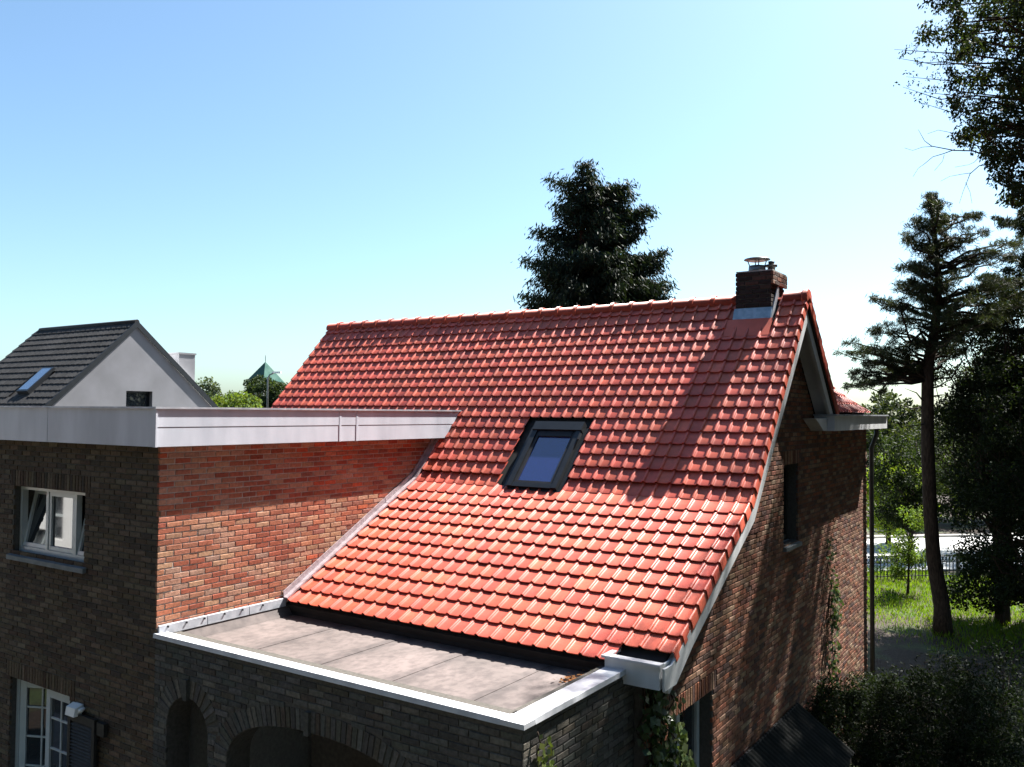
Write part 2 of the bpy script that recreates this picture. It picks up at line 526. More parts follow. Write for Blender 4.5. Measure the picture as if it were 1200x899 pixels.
def wall_slab(name, O, Udir, loops, thick, mat, parent, face=-0.009):
    """wall body with openings, its front face 9 mm behind the brick faces"""
    O = np.asarray(O, float); U = np.asarray(Udir, float); N = np.cross(U, (0, 0, 1.0))
    bm = bmesh.new()
    rings = []
    for lp in loops:
        fr = []; bk = []
        for (u, v) in lp:
            P = O + U * u + np.array([0, 0, v])
            fr.append(bm.verts.new(P + N * face)); bk.append(bm.verts.new(P - N * thick))
        rings.append((fr, bk))
    ef = []; eb = []
    for fr, bk in rings:
        n = len(fr)
        for i in range(n):
            ef.append(bm.edges.new((fr[i], fr[(i + 1) % n]))); eb.append(bm.edges.new((bk[i], bk[(i + 1) % n])))
            bm.faces.new((fr[i], fr[(i + 1) % n], bk[(i + 1) % n], bk[i]))
    bmesh.ops.triangle_fill(bm, edges=ef, use_beauty=True, use_dissolve=False)
    bmesh.ops.triangle_fill(bm, edges=eb, use_beauty=True, use_dissolve=False)
    bmesh.ops.recalc_face_normals(bm, faces=bm.faces)
    me = bpy.data.meshes.new(name)
    bm.to_mesh(me); bm.free()
    return link(name, me, mat, parent)

def rect(u0, u1, v0, v1):
    return [(u0, v0), (u1, v0), (u1, v1), (u0, v1)]
def soldiers(u0, u1, v_bot, lean=0.0):
    """a row of upright bricks over an opening"""
    n = max(1, round((u1 - u0) / COURSE)); w = (u1 - u0) / n
    return [(u0 + (i + .5) * w, v_bot + BL / 2 + .004, math.pi / 2 + random.uniform(-.012, .012), BL) for i in range(n)]

# ================================================================== THE GROUND
Z = lambda r: r + G          # heights measured from the camera
def ground():
    m, nt, b = new_mat('garden_soil')
    tc = nt.nodes.new('ShaderNodeTexCoord')
    n1 = nt.nodes.new('ShaderNodeTexNoise'); n1.inputs['Scale'].default_value = 0.55; n1.inputs['Detail'].default_value = 8
    n2 = nt.nodes.new('ShaderNodeTexNoise'); n2.inputs['Scale'].default_value = 18; n2.inputs['Detail'].default_value = 8
    for n in (n1, n2): nt.links.new(tc.outputs['Object'], n.inputs['Vector'])
    r1 = ramp_node(nt, (0.020, 0.012, 0.007), (0.042, 0.026, 0.016), 0.35, 0.65)
    nt.links.new(n2.outputs['Fac'], r1.inputs['Fac'])
    r2 = ramp_node(nt, (0.035, 0.05, 0.015), (0.06, 0.085, 0.025), 0.35, 0.65)
    nt.links.new(n2.outputs['Fac'], r2.inputs['Fac'])
    rg = ramp_node(nt, (0, 0, 0), (1, 1, 1), 0.5, 0.62)
    nt.links.new(n1.outputs['Fac'], rg.inputs['Fac'])
    mx = nt.nodes.new('ShaderNodeMixRGB')
    nt.links.new(rg.outputs[0], mx.inputs[0]); nt.links.new(r1.outputs[0], mx.inputs[1]); nt.links.new(r2.outputs[0], mx.inputs[2])
    nt.links.new(mx.outputs[0], b.inputs['Base Color'])
    b.inputs['Roughness'].default_value = 0.95
    bp = nt.nodes.new('ShaderNodeBump'); bp.inputs['Strength'].default_value = 0.8; bp.inputs['Distance'].default_value = 0.05
    nt.links.new(n2.outputs['Fac'], bp.inputs['Height']); nt.links.new(bp.outputs[0], b.inputs['Normal'])
    n = 60
    xs = np.concatenate([-np.geomspace(900, 12, 18), np.linspace(-11, 25, 40), np.geomspace(27, 900, 18)])
    ys = np.concatenate([-np.geomspace(900, 12, 18), np.linspace(-11, 45, 50), np.geomspace(48, 900, 18)])
    X, Y = np.meshgrid(xs, ys, indexing='ij')
    Zz = 0.03 * np.sin(X * 1.3 + 1) * np.cos(Y * 0.9) - 0.03
    V = np.stack([X, Y, Zz], -1).reshape(-1, 3)
    ny = len(ys)
    i, j = np.meshgrid(np.arange(len(xs) - 1), np.arange(ny - 1), indexing='ij')
    a = (i * ny + j).ravel()
    F4 = np.stack([a, a + ny, a + ny + 1, a + 1], -1)
    o = np_mesh('ground', V, F4, np.ones((len(V), 3)), m, None, True)
    tag(o, 'brown garden soil with leaf litter and patches of grass', 'ground', kind='structure')
ground()
# paved strip in front of the porch and the annex
o = MB().box(-8, 6.5, -2.6, 0.4, -0.2, 0.012).build('pavement', noise_mat('grey_paving', (0.13, 0.125, 0.12), (0.2, 0.19, 0.18), 5, 0.9, 0.4, 30))
tag(o, 'grey paved strip in front of the house', 'pavement', kind='structure')

# ================================================================== THE PITCHED HOUSE
Ye, ze, Yk, zk, Yr, zr = 1.764, -2.351, 4.160, -1.032, 6.608, 1.651
VX, LX = 5.032, -4.235
TL, TU = math.atan2(zk - ze, Yk - Ye), math.atan2(zr - zk, Yr - Yk)
LEN_L, LEN_U = math.hypot(Yk - Ye, zk - ze), math.hypot(Yr - Yk, zr - zk)
GX = 4.75                                    # gable brick face
house = thing('brick_house', (0.5, 6.0, 0), 'brick house with glossy red clay tile roof, chimney and roof window', 'house')

# --- roof body (underlay board) following the kinked profile
def prof(off):
    """profile line shifted down by off (perpendicular), front eave -> kink -> ridge"""
    nl = np.array([-math.sin(TL), math.cos(TL)]); nu = np.array([-math.sin(TU), math.cos(TU)])
    e = np.array([Ye, ze]) - nl * off
    b = (nl + nu) / np.linalg.norm(nl + nu); k = np.array([Yk, zk]) - b * off / math.cos((TU - TL) / 2)
    r = np.array([Yr, zr - off / math.cos(TU)])
    return [tuple(e), tuple(k), tuple(r)]
TR = math.atan(0.99)                          # rear slope
RB = (8.26, zr - (8.26 - Yr) * 0.99)          # rear verge foot
def full_profile(o1, o2, y_lo=None):
    a = prof(o1); b = prof(o2)
    rr1 = (RB[0] - o1 * math.sin(TR), RB[1] - o1 * math.cos(TR)); rr2 = (RB[0] - o2 * math.sin(TR), RB[1] - o2 * math.cos(TR))
    return [(y, Z(z)) for y, z in a + [rr1] + [rr2] + b[::-1]]
RT = 0.035
pp = full_profile(RT, 0.12)
roof = MB().prism(pp, LX + .03, VX - .075).build('roof', M['deck'], house)

# --- clay tiles
TW, ROWS_L, ROWS_U = 0.1772, 12, 17
GL, GU = LEN_L / ROWS_L, LEN_U / ROWS_U
PROF = [(-0.004, 0.004), (0.000, 0.017), (0.007, 0.027), (0.018, 0.031), (0.029, 0.030), (0.037, 0.024), (0.041, 0.013), (0.046, 0.0085),
        (0.060, 0.0060), (0.11, 0.0050), (0.150, 0.0065), (0.176, 0.010)]
def tile_geo(gauge, verge=False, lip=0.026):
    L = gauge + 0.035
    prof_ = list(PROF)
    if verge:
        prof_ = prof_[:-2] + [(0.150, 0.008), (0.158, 0.020), (0.167, 0.025), (0.176, 0.022), (0.180, 0.012), (0.180, -0.100)]
    vs = []; fs = []; sm = []
    n = len(prof_)
    for y, lift in ((0.0, lip), (0.012, lip + 0.0015), (L * .5, lip * .52), (L, 0.0)):
        for x, z in prof_:
            fl = .016 * (1 - y / L) if verge and x > .177 else 0.0
            vs.append((x + fl, y, z + lift))
    for r in range(3):
        for k in range(n - 1):
            a = r * n + k
            fs.append((a, a + 1, a + 1 + n, a + n)); sm.append(True)
    o = len(vs)
    fl = lambda x: x + (.016 if verge and x > .177 else 0)
    for x, z in prof_: vs.append((fl(x), 0.0, z + lip))
    for x, z in prof_: vs.append((fl(x) - (.013 if verge and x > .177 else 0), 0.004, (z + lip - 0.015) if not (verge and z < 0) else z + lip - .002))
    for k in range(n - 1):
        fs.append((o + k, o + n + k, o + n + k + 1, o + k + 1)); sm.append(False)
    if verge:       # inner side of the hanging flank
        pass
    return np.array(vs), fs, sm
TILE_TINTS = []
rt = random.Random(5)
for i in range(24):
    k = rt.uniform(0.76, 1.13); h = rt.random()
    c = np.array([0.46, 0.072, 0.048]) * (1 - h) + np.array([0.51, 0.098, 0.052]) * h
    TILE_TINTS.append(tuple(c * k))
def tile_mesh(geo, tint):
    me = bpy.data.meshes.new('roof_tile')
    me.from_pydata([tuple(q) for q in geo[0]], [], geo[1])
    me.polygons.foreach_set('use_smooth', geo[2])
    a = me.color_attributes.new('Col', 'FLOAT_COLOR', 'POINT')
    c = np.ones((len(geo[0]), 4), np.float32); c[:, :3] = tint
    a.data.foreach_set('color', c.ravel())
    me.materials.append(M['tile'])
    return me
GEO = {('L', 0): tile_geo(GL), ('U', 0): tile_geo(GU), ('L', 1): tile_geo(GL, True), ('U', 1): tile_geo(GU, True)}
TMESH = {k: [tile_mesh(g, t) for t in (TILE_TINTS if k[1] == 0 else TILE_TINTS[:8])] for k, g in GEO.items()}
# openings on the roof, in X and along-slope metres on the upper slope
SKY_X0, SKY_X1, SKY_Y0, SKY_Y1 = 1.60, 2.46, 4.17, 4.99
CH_X0, CH_X1, CH_Y0, CH_Y1 = 4.09, 4.595, 6.35, 6.98
tiles = []
n_col = int((VX - LX) / TW) + 1
for part, th, gauge, rows, base in (('L', TL, GL, ROWS_L, (Ye, ze)), ('U', TU, GU, ROWS_U, (Yk, zk))):
    for r in range(rows):
        y0 = base[0] + r * gauge * math.cos(th); z0 = base[1] + r * gauge * math.sin(th)
        yc, zc = y0 + .5 * gauge * math.cos(th), z0 + .5 * gauge * math.sin(th)
        for c in range(n_col):
            x0 = VX - .180 - c * TW
            xc = x0 + TW / 2
            if x0 < LX - .02: continue
            if part == 'L' and x0 < 0.0 - .06: continue
            if part == 'U' and x0 < 0.02 and zc < -0.10: continue
            if part == 'L' and r == 0 and x0 > 4.38: continue
            if part == 'U' and SKY_X0 - .03 < xc < SKY_X1 + .03 and SKY_Y0 - .02 < yc < SKY_Y1: continue
            if part == 'U' and CH_X0 - .02 < xc < CH_X1 + .02 and yc > CH_Y0 - .13: continue
            tiles.append((part, 1 if c == 0 else 0, r, c, x0, y0, z0, th))
def tile_tint_index(x, y, z):
    # a slow drift in firing colour over the roof plus tile-to-tile change
    q = math.sin(x * 1.7 + 2.0 * y) + math.sin(x * .6 - y * 2.3)
    return int((random.random() * 18 + (q + 2) * 1.6)) % 24
depths = []
for t in tiles:
    px, py, dp = project((t[4] + TW / 2, t[5], Z(t[6])))
    ok = -10 < px < 1210 and -10 < py < 910
    area = (GL if t[0] == 'L' else GU) * TW / dp / dp * (1.25 if t[0] == 'U' else 1.0)
    depths.append(area if ok else 0)
single = set(int(i) for i in np.argsort(depths)[::-1][:300])
V = []; Fs = []; Cs = []; Ss = []; o = 0
for i, (part, vg, r, c, x0, y0, z0, th) in enumerate(tiles):
    ti = tile_tint_index(x0, y0, z0)
    jx, jz, jr = random.uniform(-.0015, .0015), random.uniform(-.001, .0015), random.uniform(-.006, .006)
    tl = random.uniform(-.012, .012)
    # the courses on either side of the kink ease the change of pitch
    tl += {('L', ROWS_L - 1): .07, ('L', ROWS_L - 2): .025, ('U', 0): -.075, ('U', 1): -.028}.get((part, r), 0)
    if i in single:
        lst = TMESH[(part, vg)]
        ob = bpy.data.objects.new('roof_tile', lst[ti % len(lst)])
        COL.objects.link(ob)
        ob.location = (x0 + jx, y0, Z(z0) + jz)
        ob.rotation_euler = (th + tl, 0, jr)
        ob.parent = roof
    else:
        g = GEO[(part, vg)]
        v = g[0] @ np.array(Matrix.Rotation(jr, 3, 'Z') @ Matrix.Rotation(th + tl, 3, 'X')).T
        V.append(v + np.array([x0 + jx, y0, Z(z0) + jz])); Fs.append(np.array(g[1]) + o); o += len(v)
        Cs.append(np.tile(TILE_TINTS[ti], (len(v), 1))); Ss += g[2]
ob = np_mesh('roof_tiles', np.vstack(V), np.vstack(Fs), np.vstack(Cs), M['tile'], roof)
ob.data.polygons.foreach_set('use_smooth', Ss)
tag(ob, kind='stuff')
# rear slope: a plain lapped tile skin, unseen from the front but it shades and edges the gable
mb = MB()
nr = 10
for r in range(nr):
    f0, f1 = r / nr, (r + 1) / nr
    ya, za = Yr + (RB[0] - Yr) * f0, zr + (RB[1] - zr) * f0
    yb, zb = Yr + (RB[0] - Yr) * f1, zr + (RB[1] - zr) * f1
    nx = math.sin(TR); nz = math.cos(TR)
    mb.prism([(ya + nx * .004, Z(za + nz * .004)), (yb + nx * .034, Z(zb + nz * .034)), (yb + nx * .012, Z(zb + nz * .012)), (ya - nx * .03, Z(za - nz * .03))], LX, VX - .002, col=TILE_TINTS[r])
mb.build('rear_tiles', M['tile'], roof)
# rear verge flank
mb = MB()
for r in range(nr):
    f0, f1 = r / nr, (r + 1) / nr
    ya, za = Yr + (RB[0] - Yr) * f0, zr + (RB[1] - zr) * f0
    yb, zb = Yr + (RB[0] - Yr) * f1, zr + (RB[1] - zr) * f1
    mb.prism([(ya, Z(za + .055)), (yb + .02, Z(zb + .075)), (yb + .02, Z(zb - .12)), (ya, Z(za - .10))], VX + .001, VX + .016 + .004 * (r % 2), col=TILE_TINTS[r])
mb.build('verge_flank', M['tile'], roof)

# --- ridge tiles: half round with a collar at each joint
def ridge_tile_mesh(tint, L):
    mb = MB()
    seg = 10
    for (x0, x1, r) in ((0, L * .86, 0.108), (L * .84, L * 1.02, 0.132)):
        vs = []; fs = []
        for x in (x0, x1):
            for rr in (r, r - .016):
                for k in range(seg + 1):
                    a = math.radians(-22 + 224 * k / seg)
                    vs.append((x, -rr * math.cos(a), rr * math.sin(a) * .92))
        n = seg + 1
        for k in range(seg):
            fs.append((k, k + 1, 2 * n + k + 1, 2 * n + k)); fs.append((n + k, n + k + 1, 3 * n + k + 1, 3 * n + k))
        mb.add(vs, fs, tint, True)
        for k in range(seg):
            o_ = len(mb.v) - 4 * n
            mb.f.append((o_ + k, o_ + k + 1, o_ + n + k + 1, o_ + n + k)); mb.smooth.append(False)
            mb.f.append((o_ + 2 * n + k, o_ + 2 * n + k + 1, o_ + 3 * n + k + 1, o_ + 3 * n + k)); mb.smooth.append(False)
    me = mb.mesh('ridge_tile'); me.materials.append(M['tile'])
    return me
RL = 0.325
rms = [ridge_tile_mesh(TILE_TINTS[i], RL) for i in (0, 3, 6, 9, 12, 15)]
nrt = int((VX - LX) / RL)
RL_step = (VX - LX + .01) / nrt
for i in range(nrt):
    x = LX + i * RL_step
    if x + RL_step > CH_X0 + .12 and x < CH_X1 - .12: 
        continue
    ob = bpy.data.objects.new('ridge_tile', random.choice(rms))
    COL.objects.link(ob)
    ob.location = (x, Yr, Z(zr) - .028)
    ob.rotation_euler = (random.uniform(-.03, .03), random.uniform(-.006, .006), random.uniform(-.008, .008))
    ob.parent = roof
# rounded end cap of the ridge
mb = MB()
vs = [(VX + .03, Yr, Z(zr) - .03)]; fs = []
for k in range(11):
    a = math.radians(-30 + 240 * k / 10)
    vs.append((VX + .018, Yr - .125 * math.cos(a), Z(zr) - .028 + .125 * math.sin(a) * .92))
for k in range(11):
    a = math.radians(-30 + 240 * k / 10)
    vs.append((VX - .06, Yr - .13 * math.cos(a), Z(zr) - .028 + .13 * math.sin(a) * .92))
for k in range(10):
    fs += [(0, 1 + k, 2 + k), (1 + k, 12 + k, 13 + k, 2 + k)]
mb.add(vs, fs, TILE_TINTS[2])
mb.build('ridge_end', M['tile'], roof)

# --- barge boards and soffits on the gable
def strip(o1, o2, x0, x1, name, mat, front=True):
    a = prof(o1); b = prof(o2)
    if front:
        pts = [(y, Z(z)) for y, z in a + b[::-1]]
    else:
        r1 = (RB[0] - o1 * math.sin(TR), RB[1] - o1 * math.cos(TR)); r2 = (RB[0] - o2 * math.sin(TR), RB[1] - o2 * math.cos(TR))
        pts = [(y, Z(z)) for y, z in (a[2], r1, r2, b[2])]
    return MB().prism(pts, x0, x1).build(name, mat, house)
strip(0.06, 0.255, VX - .072, VX - .012, 'barge_board', M['white'], True)
strip(0.105, 0.24, VX - .072, VX - .030, 'barge_board', M['white'], False)
strip(0.012, 0.104, VX - .0745, VX - .004, 'verge_batten', M['deck'], False)
strip(0.124, 0.150, GX + .006, VX - .0745, 'soffit_board', M['white'], True)
strip(0.124, 0.160, GX + .006, VX - .0745, 'soffit_board', M['white'], False)

# --- gable wall (faces +X); u = Y, seen from outside +U must run to the right -> U = +Y, outward normal = +X
pin = prof(0.125)
RCY = 11.72
g_out = [(1.95, 0.0), (RCY, 0.0), (RCY, Z(-.24)), (8.0, Z(-.24)), (8.0, Z(RB[1] - .1)), (RB[0] - .30, Z(RB[1] + .04)), (pin[2][0], Z(pin[2][1])), (pin[1][0], Z(pin[1][1])),
         (1.95, Z(pin[0][1] + (1.95 - pin[0][0]) * math.tan(TL)))]
DOOR = rect(2.48, 3.70, 0.0, Z(-3.06))
GWIN = rect(6.39, 7.10, Z(-1.80), Z(-.70))
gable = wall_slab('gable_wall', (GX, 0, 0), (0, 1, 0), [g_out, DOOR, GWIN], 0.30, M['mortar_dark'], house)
sold = soldiers(2.36, 3.82, Z(-3.06)) + soldiers(6.30, 7.19, Z(-.70))
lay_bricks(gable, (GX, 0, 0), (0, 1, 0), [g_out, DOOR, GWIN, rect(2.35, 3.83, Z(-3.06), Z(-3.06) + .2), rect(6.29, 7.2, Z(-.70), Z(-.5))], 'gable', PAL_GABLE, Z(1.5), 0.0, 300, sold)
# closing walls of the house (front under the eave, rear, left gable)
MB().box(0.31, GX - .31, 1.95, 2.2, 0, Z(-2.47)).build('front_wall', noise_mat('dark_brick_wall', (0.10, 0.075, 0.06), (0.16, 0.12, 0.09), 20, 0.9), house)
MB().box(LX + .15, GX - .01, RCY - .3, RCY - .01, 0, Z(-.25)).build('rear_wall', M['mortar'], house)
MB().prism([(1.95 + 3, 0), (RCY - .31, 0), (RCY - .31, Z(-.25)), (8.0, Z(-.25)), (pin[2][0], Z(pin[2][1])), (4.95, Z(pin[1][1] + .75))], LX + .15, LX + .4).build('left_wall', M['mortar'], house)
# door in the gable, set back in a deep reveal
dr = MB().box(GX - .26, GX - .20, 2.48, 3.70, 0.0, Z(-3.06)).build('door', M['dark'], house)
mb = MB()
for y0, y1 in ((2.49, 2.57), (3.05, 3.13), (3.61, 3.69)): mb.box(GX - .199, GX - .15, y0, y1, 0.02, Z(-3.065))
mb.box(GX - .198, GX - .152, 2.571, 3.609, Z(-3.16), Z(-3.07))
mb.build('door_frame', M['pvc'], dr)
MB().box(GX - .185, GX - .178, 2.571, 3.609, 0.3, Z(-3.161)).build('pane', M['glass'], dr)
gw = MB().box(GX - .24, GX - .20, 6.39, 7.10, Z(-1.80), Z(-.70)).build('gable_window', M['dark'], house)
mb = MB()
mb.box(GX - .199, GX - .15, 6.40, 6.46, Z(-1.79), Z(-.71)); mb.box(GX - .199, GX - .15, 7.03, 7.09, Z(-1.79), Z(-.71))
mb.box(GX - .198, GX - .151, 6.461, 7.029, Z(-.77), Z(-.711)); mb.box(GX - .198, GX - .151, 6.461, 7.029, Z(-1.789), Z(-1.72))
mb.build('window_frame', M['shutter'], gw)
MB().box(GX - .18, GX - .174, 6.461, 7.029, Z(-1.72), Z(-.77)).build('pane', M['glass'], gw)
MB().prism([(GX - .15, Z(-1.795)), (GX + .05, Z(-1.825)), (GX + .05, Z(-1.875)), (GX - .15, Z(-1.865))], 6.36, 7.13, 'Y').build('window_sill', M['sill'], gw)

# --- rear eave: boxed gutter and the low hipped roof of the back wing
rb = MB()
rb.box(GX + .012, VX + .03, 7.95, 12.0, Z(-.24), Z(-.012))
rb.build('rear_gutter_box', M['white'], house)
MB().box(GX + .0, VX + .06, 7.93, 12.02, Z(-.010), Z(.012)).build('gutter_edge', M['zinc'], house)
MB().prism([(7.30, Z(-.05)), (7.945, Z(-.05)), (7.945, Z(-.238)), (7.75, Z(-.238))], GX + .012, VX - .08).build('eave_return', M['white'], house)
wing = MB()
def hip(x, y): return min((VX - .06 - x) * .84, (11.93 - y) * .84)
wing_roof = MB()
wing_roof.add([(VX - .06, 8.3, Z(.013)), (VX - .06, 11.93, Z(.013)), (1.6, 8.6, Z(2.7)), (-2, 8.6, Z(2.7)), (-2, 11.93, Z(.013)), (1.6, 8.2, Z(2.7))], [(0, 1, 2, 5), (1, 4, 3, 2)])
wr = None
# tiles of the wing slope that faces the gable side
V = []; Fs = []; Cs = []; Ss = []; o = 0
thw = math.radians(40)
geo = GEO[('U', 0)]
for r in range(11):
    for c in range(22):
        y0 = 8.05 + c * TW
        xr = VX - .03 - r * GU * math.cos(thw); zrr = .03 + r * GU * math.sin(thw)
        if y0 > 10.62 - (VX - xr) * .75: continue
        # keep tiles that lie behind the rear slope of the main roof
        if zrr < zr - (y0 - Yr) * 0.99 - .1: continue
        v = geo[0].copy()
        w = np.stack([-(v[:, 1] * math.cos(thw) - v[:, 2] * math.sin(thw)) , v[:, 0], v[:, 1] * math.sin(thw) + v[:, 2] * math.cos(thw)], -1)
        V.append(w + np.array([xr, y0, Z(zrr)])); Fs.append(np.array(geo[1]) + o); o += len(v)
        Cs.append(np.tile(TILE_TINTS[random.randrange(24)], (len(v), 1))); Ss += geo[2]
ob = np_mesh('wing_tiles', np.vstack(V), np.vstack(Fs), np.vstack(Cs), M['tile'], roof)
ob.data.polygons.foreach_set('use_smooth', Ss)
tag(ob, kind='stuff')
MB().add([(VX - .05, 8.2, Z(0.0)), (VX - .05, 10.6, Z(0.0)), (2.9, 9.0, Z(1.74)), (2.9, 8.2, Z(1.74)), (-3, 9.0, Z(1.74)), (-3, 11.95, Z(0.0))],
         [(0, 1, 2, 3), (1, 5, 4, 2)]).build('wing_deck', M['deck'], roof, recalc=False)
# down pipe at the rear corner
pm = MB()
pm.tube([(GX + .16, 11.80, Z(-.24)), (GX + .16, 11.80, Z(-.36)), (GX + .07, 11.79, Z(-.62)), (GX + .07, 11.79, 0.05)], 0.042, 10)
pm.build('down_pipe', M['pipe'], house)

# --- chimney
chim = MB().box(CH_X0 + .012, CH_X1 - .012, CH_Y0 + .012, CH_Y1 - .012, Z(.9), Z(2.0)).build('chimney', M['mortar_dark'], house)
CT = Z(2.015)
b0 = Z(1.1)
for (O_, U_, u0, u1) in (((0, CH_Y0, 0), (1, 0, 0), CH_X0, CH_X1), ((CH_X1, 0, 0), (0, 1, 0), CH_Y0, CH_Y1)):
    lay_bricks(chim, O_, U_, [rect(u0 + .001, u1 - .001, b0, CT - .19)], 'dark', PAL_DARK, CT - .19, b0, 200)
lay_bricks(chim, (0, CH_Y0 - .0, 0), (1, 0, 0), [rect(CH_X0, CH_X1, CT - .189, CT)], 'dark', PAL_DARK, CT, CT - .19, 60)
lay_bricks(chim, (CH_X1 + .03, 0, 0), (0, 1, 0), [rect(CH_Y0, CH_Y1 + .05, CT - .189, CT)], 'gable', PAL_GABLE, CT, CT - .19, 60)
MB().box(CH_X1 - .001, CH_X1 + .028, CH_Y0 + .02, CH_Y1 + .045, CT - .187, CT - .006).build('corbel', M['mortar'], chim)
MB().box(CH_X0 + .004, CH_X1 + .02, CH_Y0 + .008, CH_Y1 + .04, CT - .005, CT + .012).build('cap_slab', M['stone'], chim)
# left side bricks (faces -X)
lay_bricks(chim, (CH_X0, 0, 0), (0, -1, 0), [rect(-CH_Y1, -CH_Y0, b0, CT)], 'dark', PAL_DARK, CT, b0, 0)
# flue with a disc cowl, and a second dark terminal behind
fx, fy = CH_X0 + .225, CH_Y0 + .26
mb = MB()
mb.tube([(fx, fy, CT), (fx, fy, CT + .115)], [0.125, 0.115], 20)
mb.build('flue_pipe', M['steel'], chim)
mb = MB()
for k in range(4):
    a = k * math.pi / 2 + .5
    mb.tube([(fx + .10 * math.cos(a), fy + .10 * math.sin(a), CT + .10), (fx + .135 * math.cos(a), fy + .135 * math.sin(a), CT + .195)], .008, 6)
mb.build('cowl_stay', M['steel'], chim)
mb = MB()
mb.tube([(fx, fy, CT + .185), (fx, fy, CT + .20), (fx, fy, CT + .215), (fx, fy, CT + .232)], [0.13, 0.185, 0.175, 0.10], 24)
mb.build('cowl', M['steel'], chim)
f2x, f2y = CH_X0 + .40, CH_Y0 + .36
mb = MB()
mb.tube([(f2x, f2y, CT), (f2x, f2y, CT + .10), (f2x, f2y, CT + .101), (f2x, f2y, CT + .13)], [0.055, 0.055, 0.085, 0.085], 12)
mb.tube([(f2x, f2y, CT + .13), (f2x, f2y, CT + .18)], [0.04, 0.045], 10)
mb.build('second_flue', M['pipe'], chim)
# flashings at the foot of the chimney
nu = np.array([0, -math.sin(TU), math.cos(TU)]); su_ = np.array([0, math.cos(TU), math.sin(TU)])
def up(Y): return np.array([0, Y, Z(zk) + (Y - Yk) * math.tan(TU)])
MB().prism([(CH_Y0 - .075, up(CH_Y0 - .075)[2] + .055), (CH_Y0 - .003, up(CH_Y0)[2] + .13), (CH_Y0 - .003, up(CH_Y0)[2] + .02), (CH_Y0 - .075, up(CH_Y0 - .075)[2] + .02)],
           CH_X0 - .02, CH_X1 + .012).build('front_flashing', M['blue_lead'], chim)
MB().prism([(CH_Y0 - .30, up(CH_Y0 - .30)[2] + .046), (CH_Y0 - .074, up(CH_Y0 - .074)[2] + .052), (CH_Y0 - .074, up(CH_Y0 - .074)[2] + .02), (CH_Y0 - .30, up(CH_Y0 - .30)[2] + .03)],
           CH_X0 - .10, CH_X1 + .05, col=TILE_TINTS[4]).build('painted_apron', attr_mat('red_painted_apron', 0.5, 0.4, 8, .9, 1.05, .1), chim)
MB().prism([(CH_Y0 - .10, up(CH_Y0 - .10)[2] + .03), (CH_Y0 + .24, up(CH_Y0 + .24)[2] + .17), (CH_Y0 + .30, up(CH_Y0 + .30)[2] + .16), (CH_Y0 + .30, up(CH_Y0 + .3)[2] - .05), (CH_Y0 - .08, up(CH_Y0 - .08)[2] - .02)],
           CH_X1 + .004, CH_X1 + .020).build('side_flashing', M['zinc'], chim)

# --- roof window
sw = thing('dummy', (0, 0, 0), None, None)
bpy.data.objects.remove(sw)
ux = np.array([1.0, 0, 0])
swL = (SKY_Y1 - SKY_Y0) / math.cos(TU) - .05     # 1.17 m up the slope
base = up(SKY_Y0 - .035) + ux * (SKY_X0 + .10)
W_ = SKY_X1 - SKY_X0 - .085
def RW(x0, x1, s0, s1, n0, n1, mb):
    c = base + ux * (x0 + x1) / 2 + su_ * (s0 + s1) / 2 + nu * (n0 + n1) / 2
    return mb.obox(c, ux, su_, nu, abs(x1 - x0) / 2, abs(s1 - s0) / 2, abs(n1 - n0) / 2)
rw = RW(0.02, W_ - .02, 0.04, swL - .04, -.08, 0.030, MB()).build('roof_window', M['dark'], house)
mb = MB()
RW(0, .075, 0.03, swL - .14, .0, .090, mb); RW(W_ - .075, W_, 0.03, swL - .14, .0, .090, mb)
RW(.076, W_ - .076, 0.03, .10, .0, .082, mb)
mb.build('frame', M['anthracite'], rw)
RW(-.010, W_ + .010, swL - .139, swL + .01, .01, .105, MB()).build('top_hood', M['anthracite'], rw)
mb = MB()
RW(.080, .125, .105, swL - .145, .031, .072, mb); RW(W_ - .125, W_ - .080, .105, swL - .145, .031, .072, mb)
RW(.126, W_ - .126, .105, .140, .031, .070, mb); RW(.126, W_ - .126, swL - .24, swL - .145, .031, .078, mb)
mb.build('sash', M['black'], rw)
RW(.126, W_ - .126, .141, swL - .241, .045, .056, MB()).build('glass', M['skyglass'], rw)
mb = MB()
RW(-.07, W_ + .07, -.20, .028, .028, .040, mb); RW(-.075, -.002, .03, swL - .05, .020, .036, mb); RW(W_ + .002, W_ + .075, .03, swL - .05, .020, .036, mb)
mb.build('flashing', M['anthracite'], rw)
mb = MB()
RW(W_ + .002, W_ + .028, swL - .30, swL - .19, .07, .10, mb)
mb.build('hinge_cover', M['black'], rw)
RW(W_ + .04, W_ + .068, -.20, -.172, .041, .055, MB()).build('clip', M['cap'], rw)

# --- eave over the porch: black board and the boxed gutter end at the gable corner
MB().box(0.02, 4.44, Ye + .06, Ye + .085, Z(-2.505), Z(ze - .028)).build('eave_board', M['black'], house)
gb = MB()
gb.box(4.45, VX - .03, 1.70, 1.725, Z(-2.50), Z(-2.285)); gb.box(4.45, 4.47, 1.726, 2.05, Z(-2.50), Z(-2.286))
gb.box(VX - .05, VX - .031, 1.726, 2.0, Z(-2.50), Z(-2.286)); gb.box(4.47, VX - .05, 1.726, 2.0, Z(-2.499), Z(-2.47))
gbo = gb.build('gutter_box', M['white'], house)
mb = MB()
mb.box(4.43, VX - .01, 1.665, 1.755, Z(-2.284), Z(-2.262)); mb.box(4.43, 4.49, 1.756, 1.95, Z(-2.284), Z(-2.262))
mb.build('gutter_rim', M['cap'], gbo)
# white end board joining the barge board to the gutter box
MB().prism([(1.73, Z(-2.51)), (2.0, Z(-2.51)), (2.42, Z(-2.23)), (2.34, Z(-2.08)), (1.9, Z(-2.31)), (1.73, Z(-2.31))], VX - .011, VX + .010).build('barge_foot', M['white'], house)

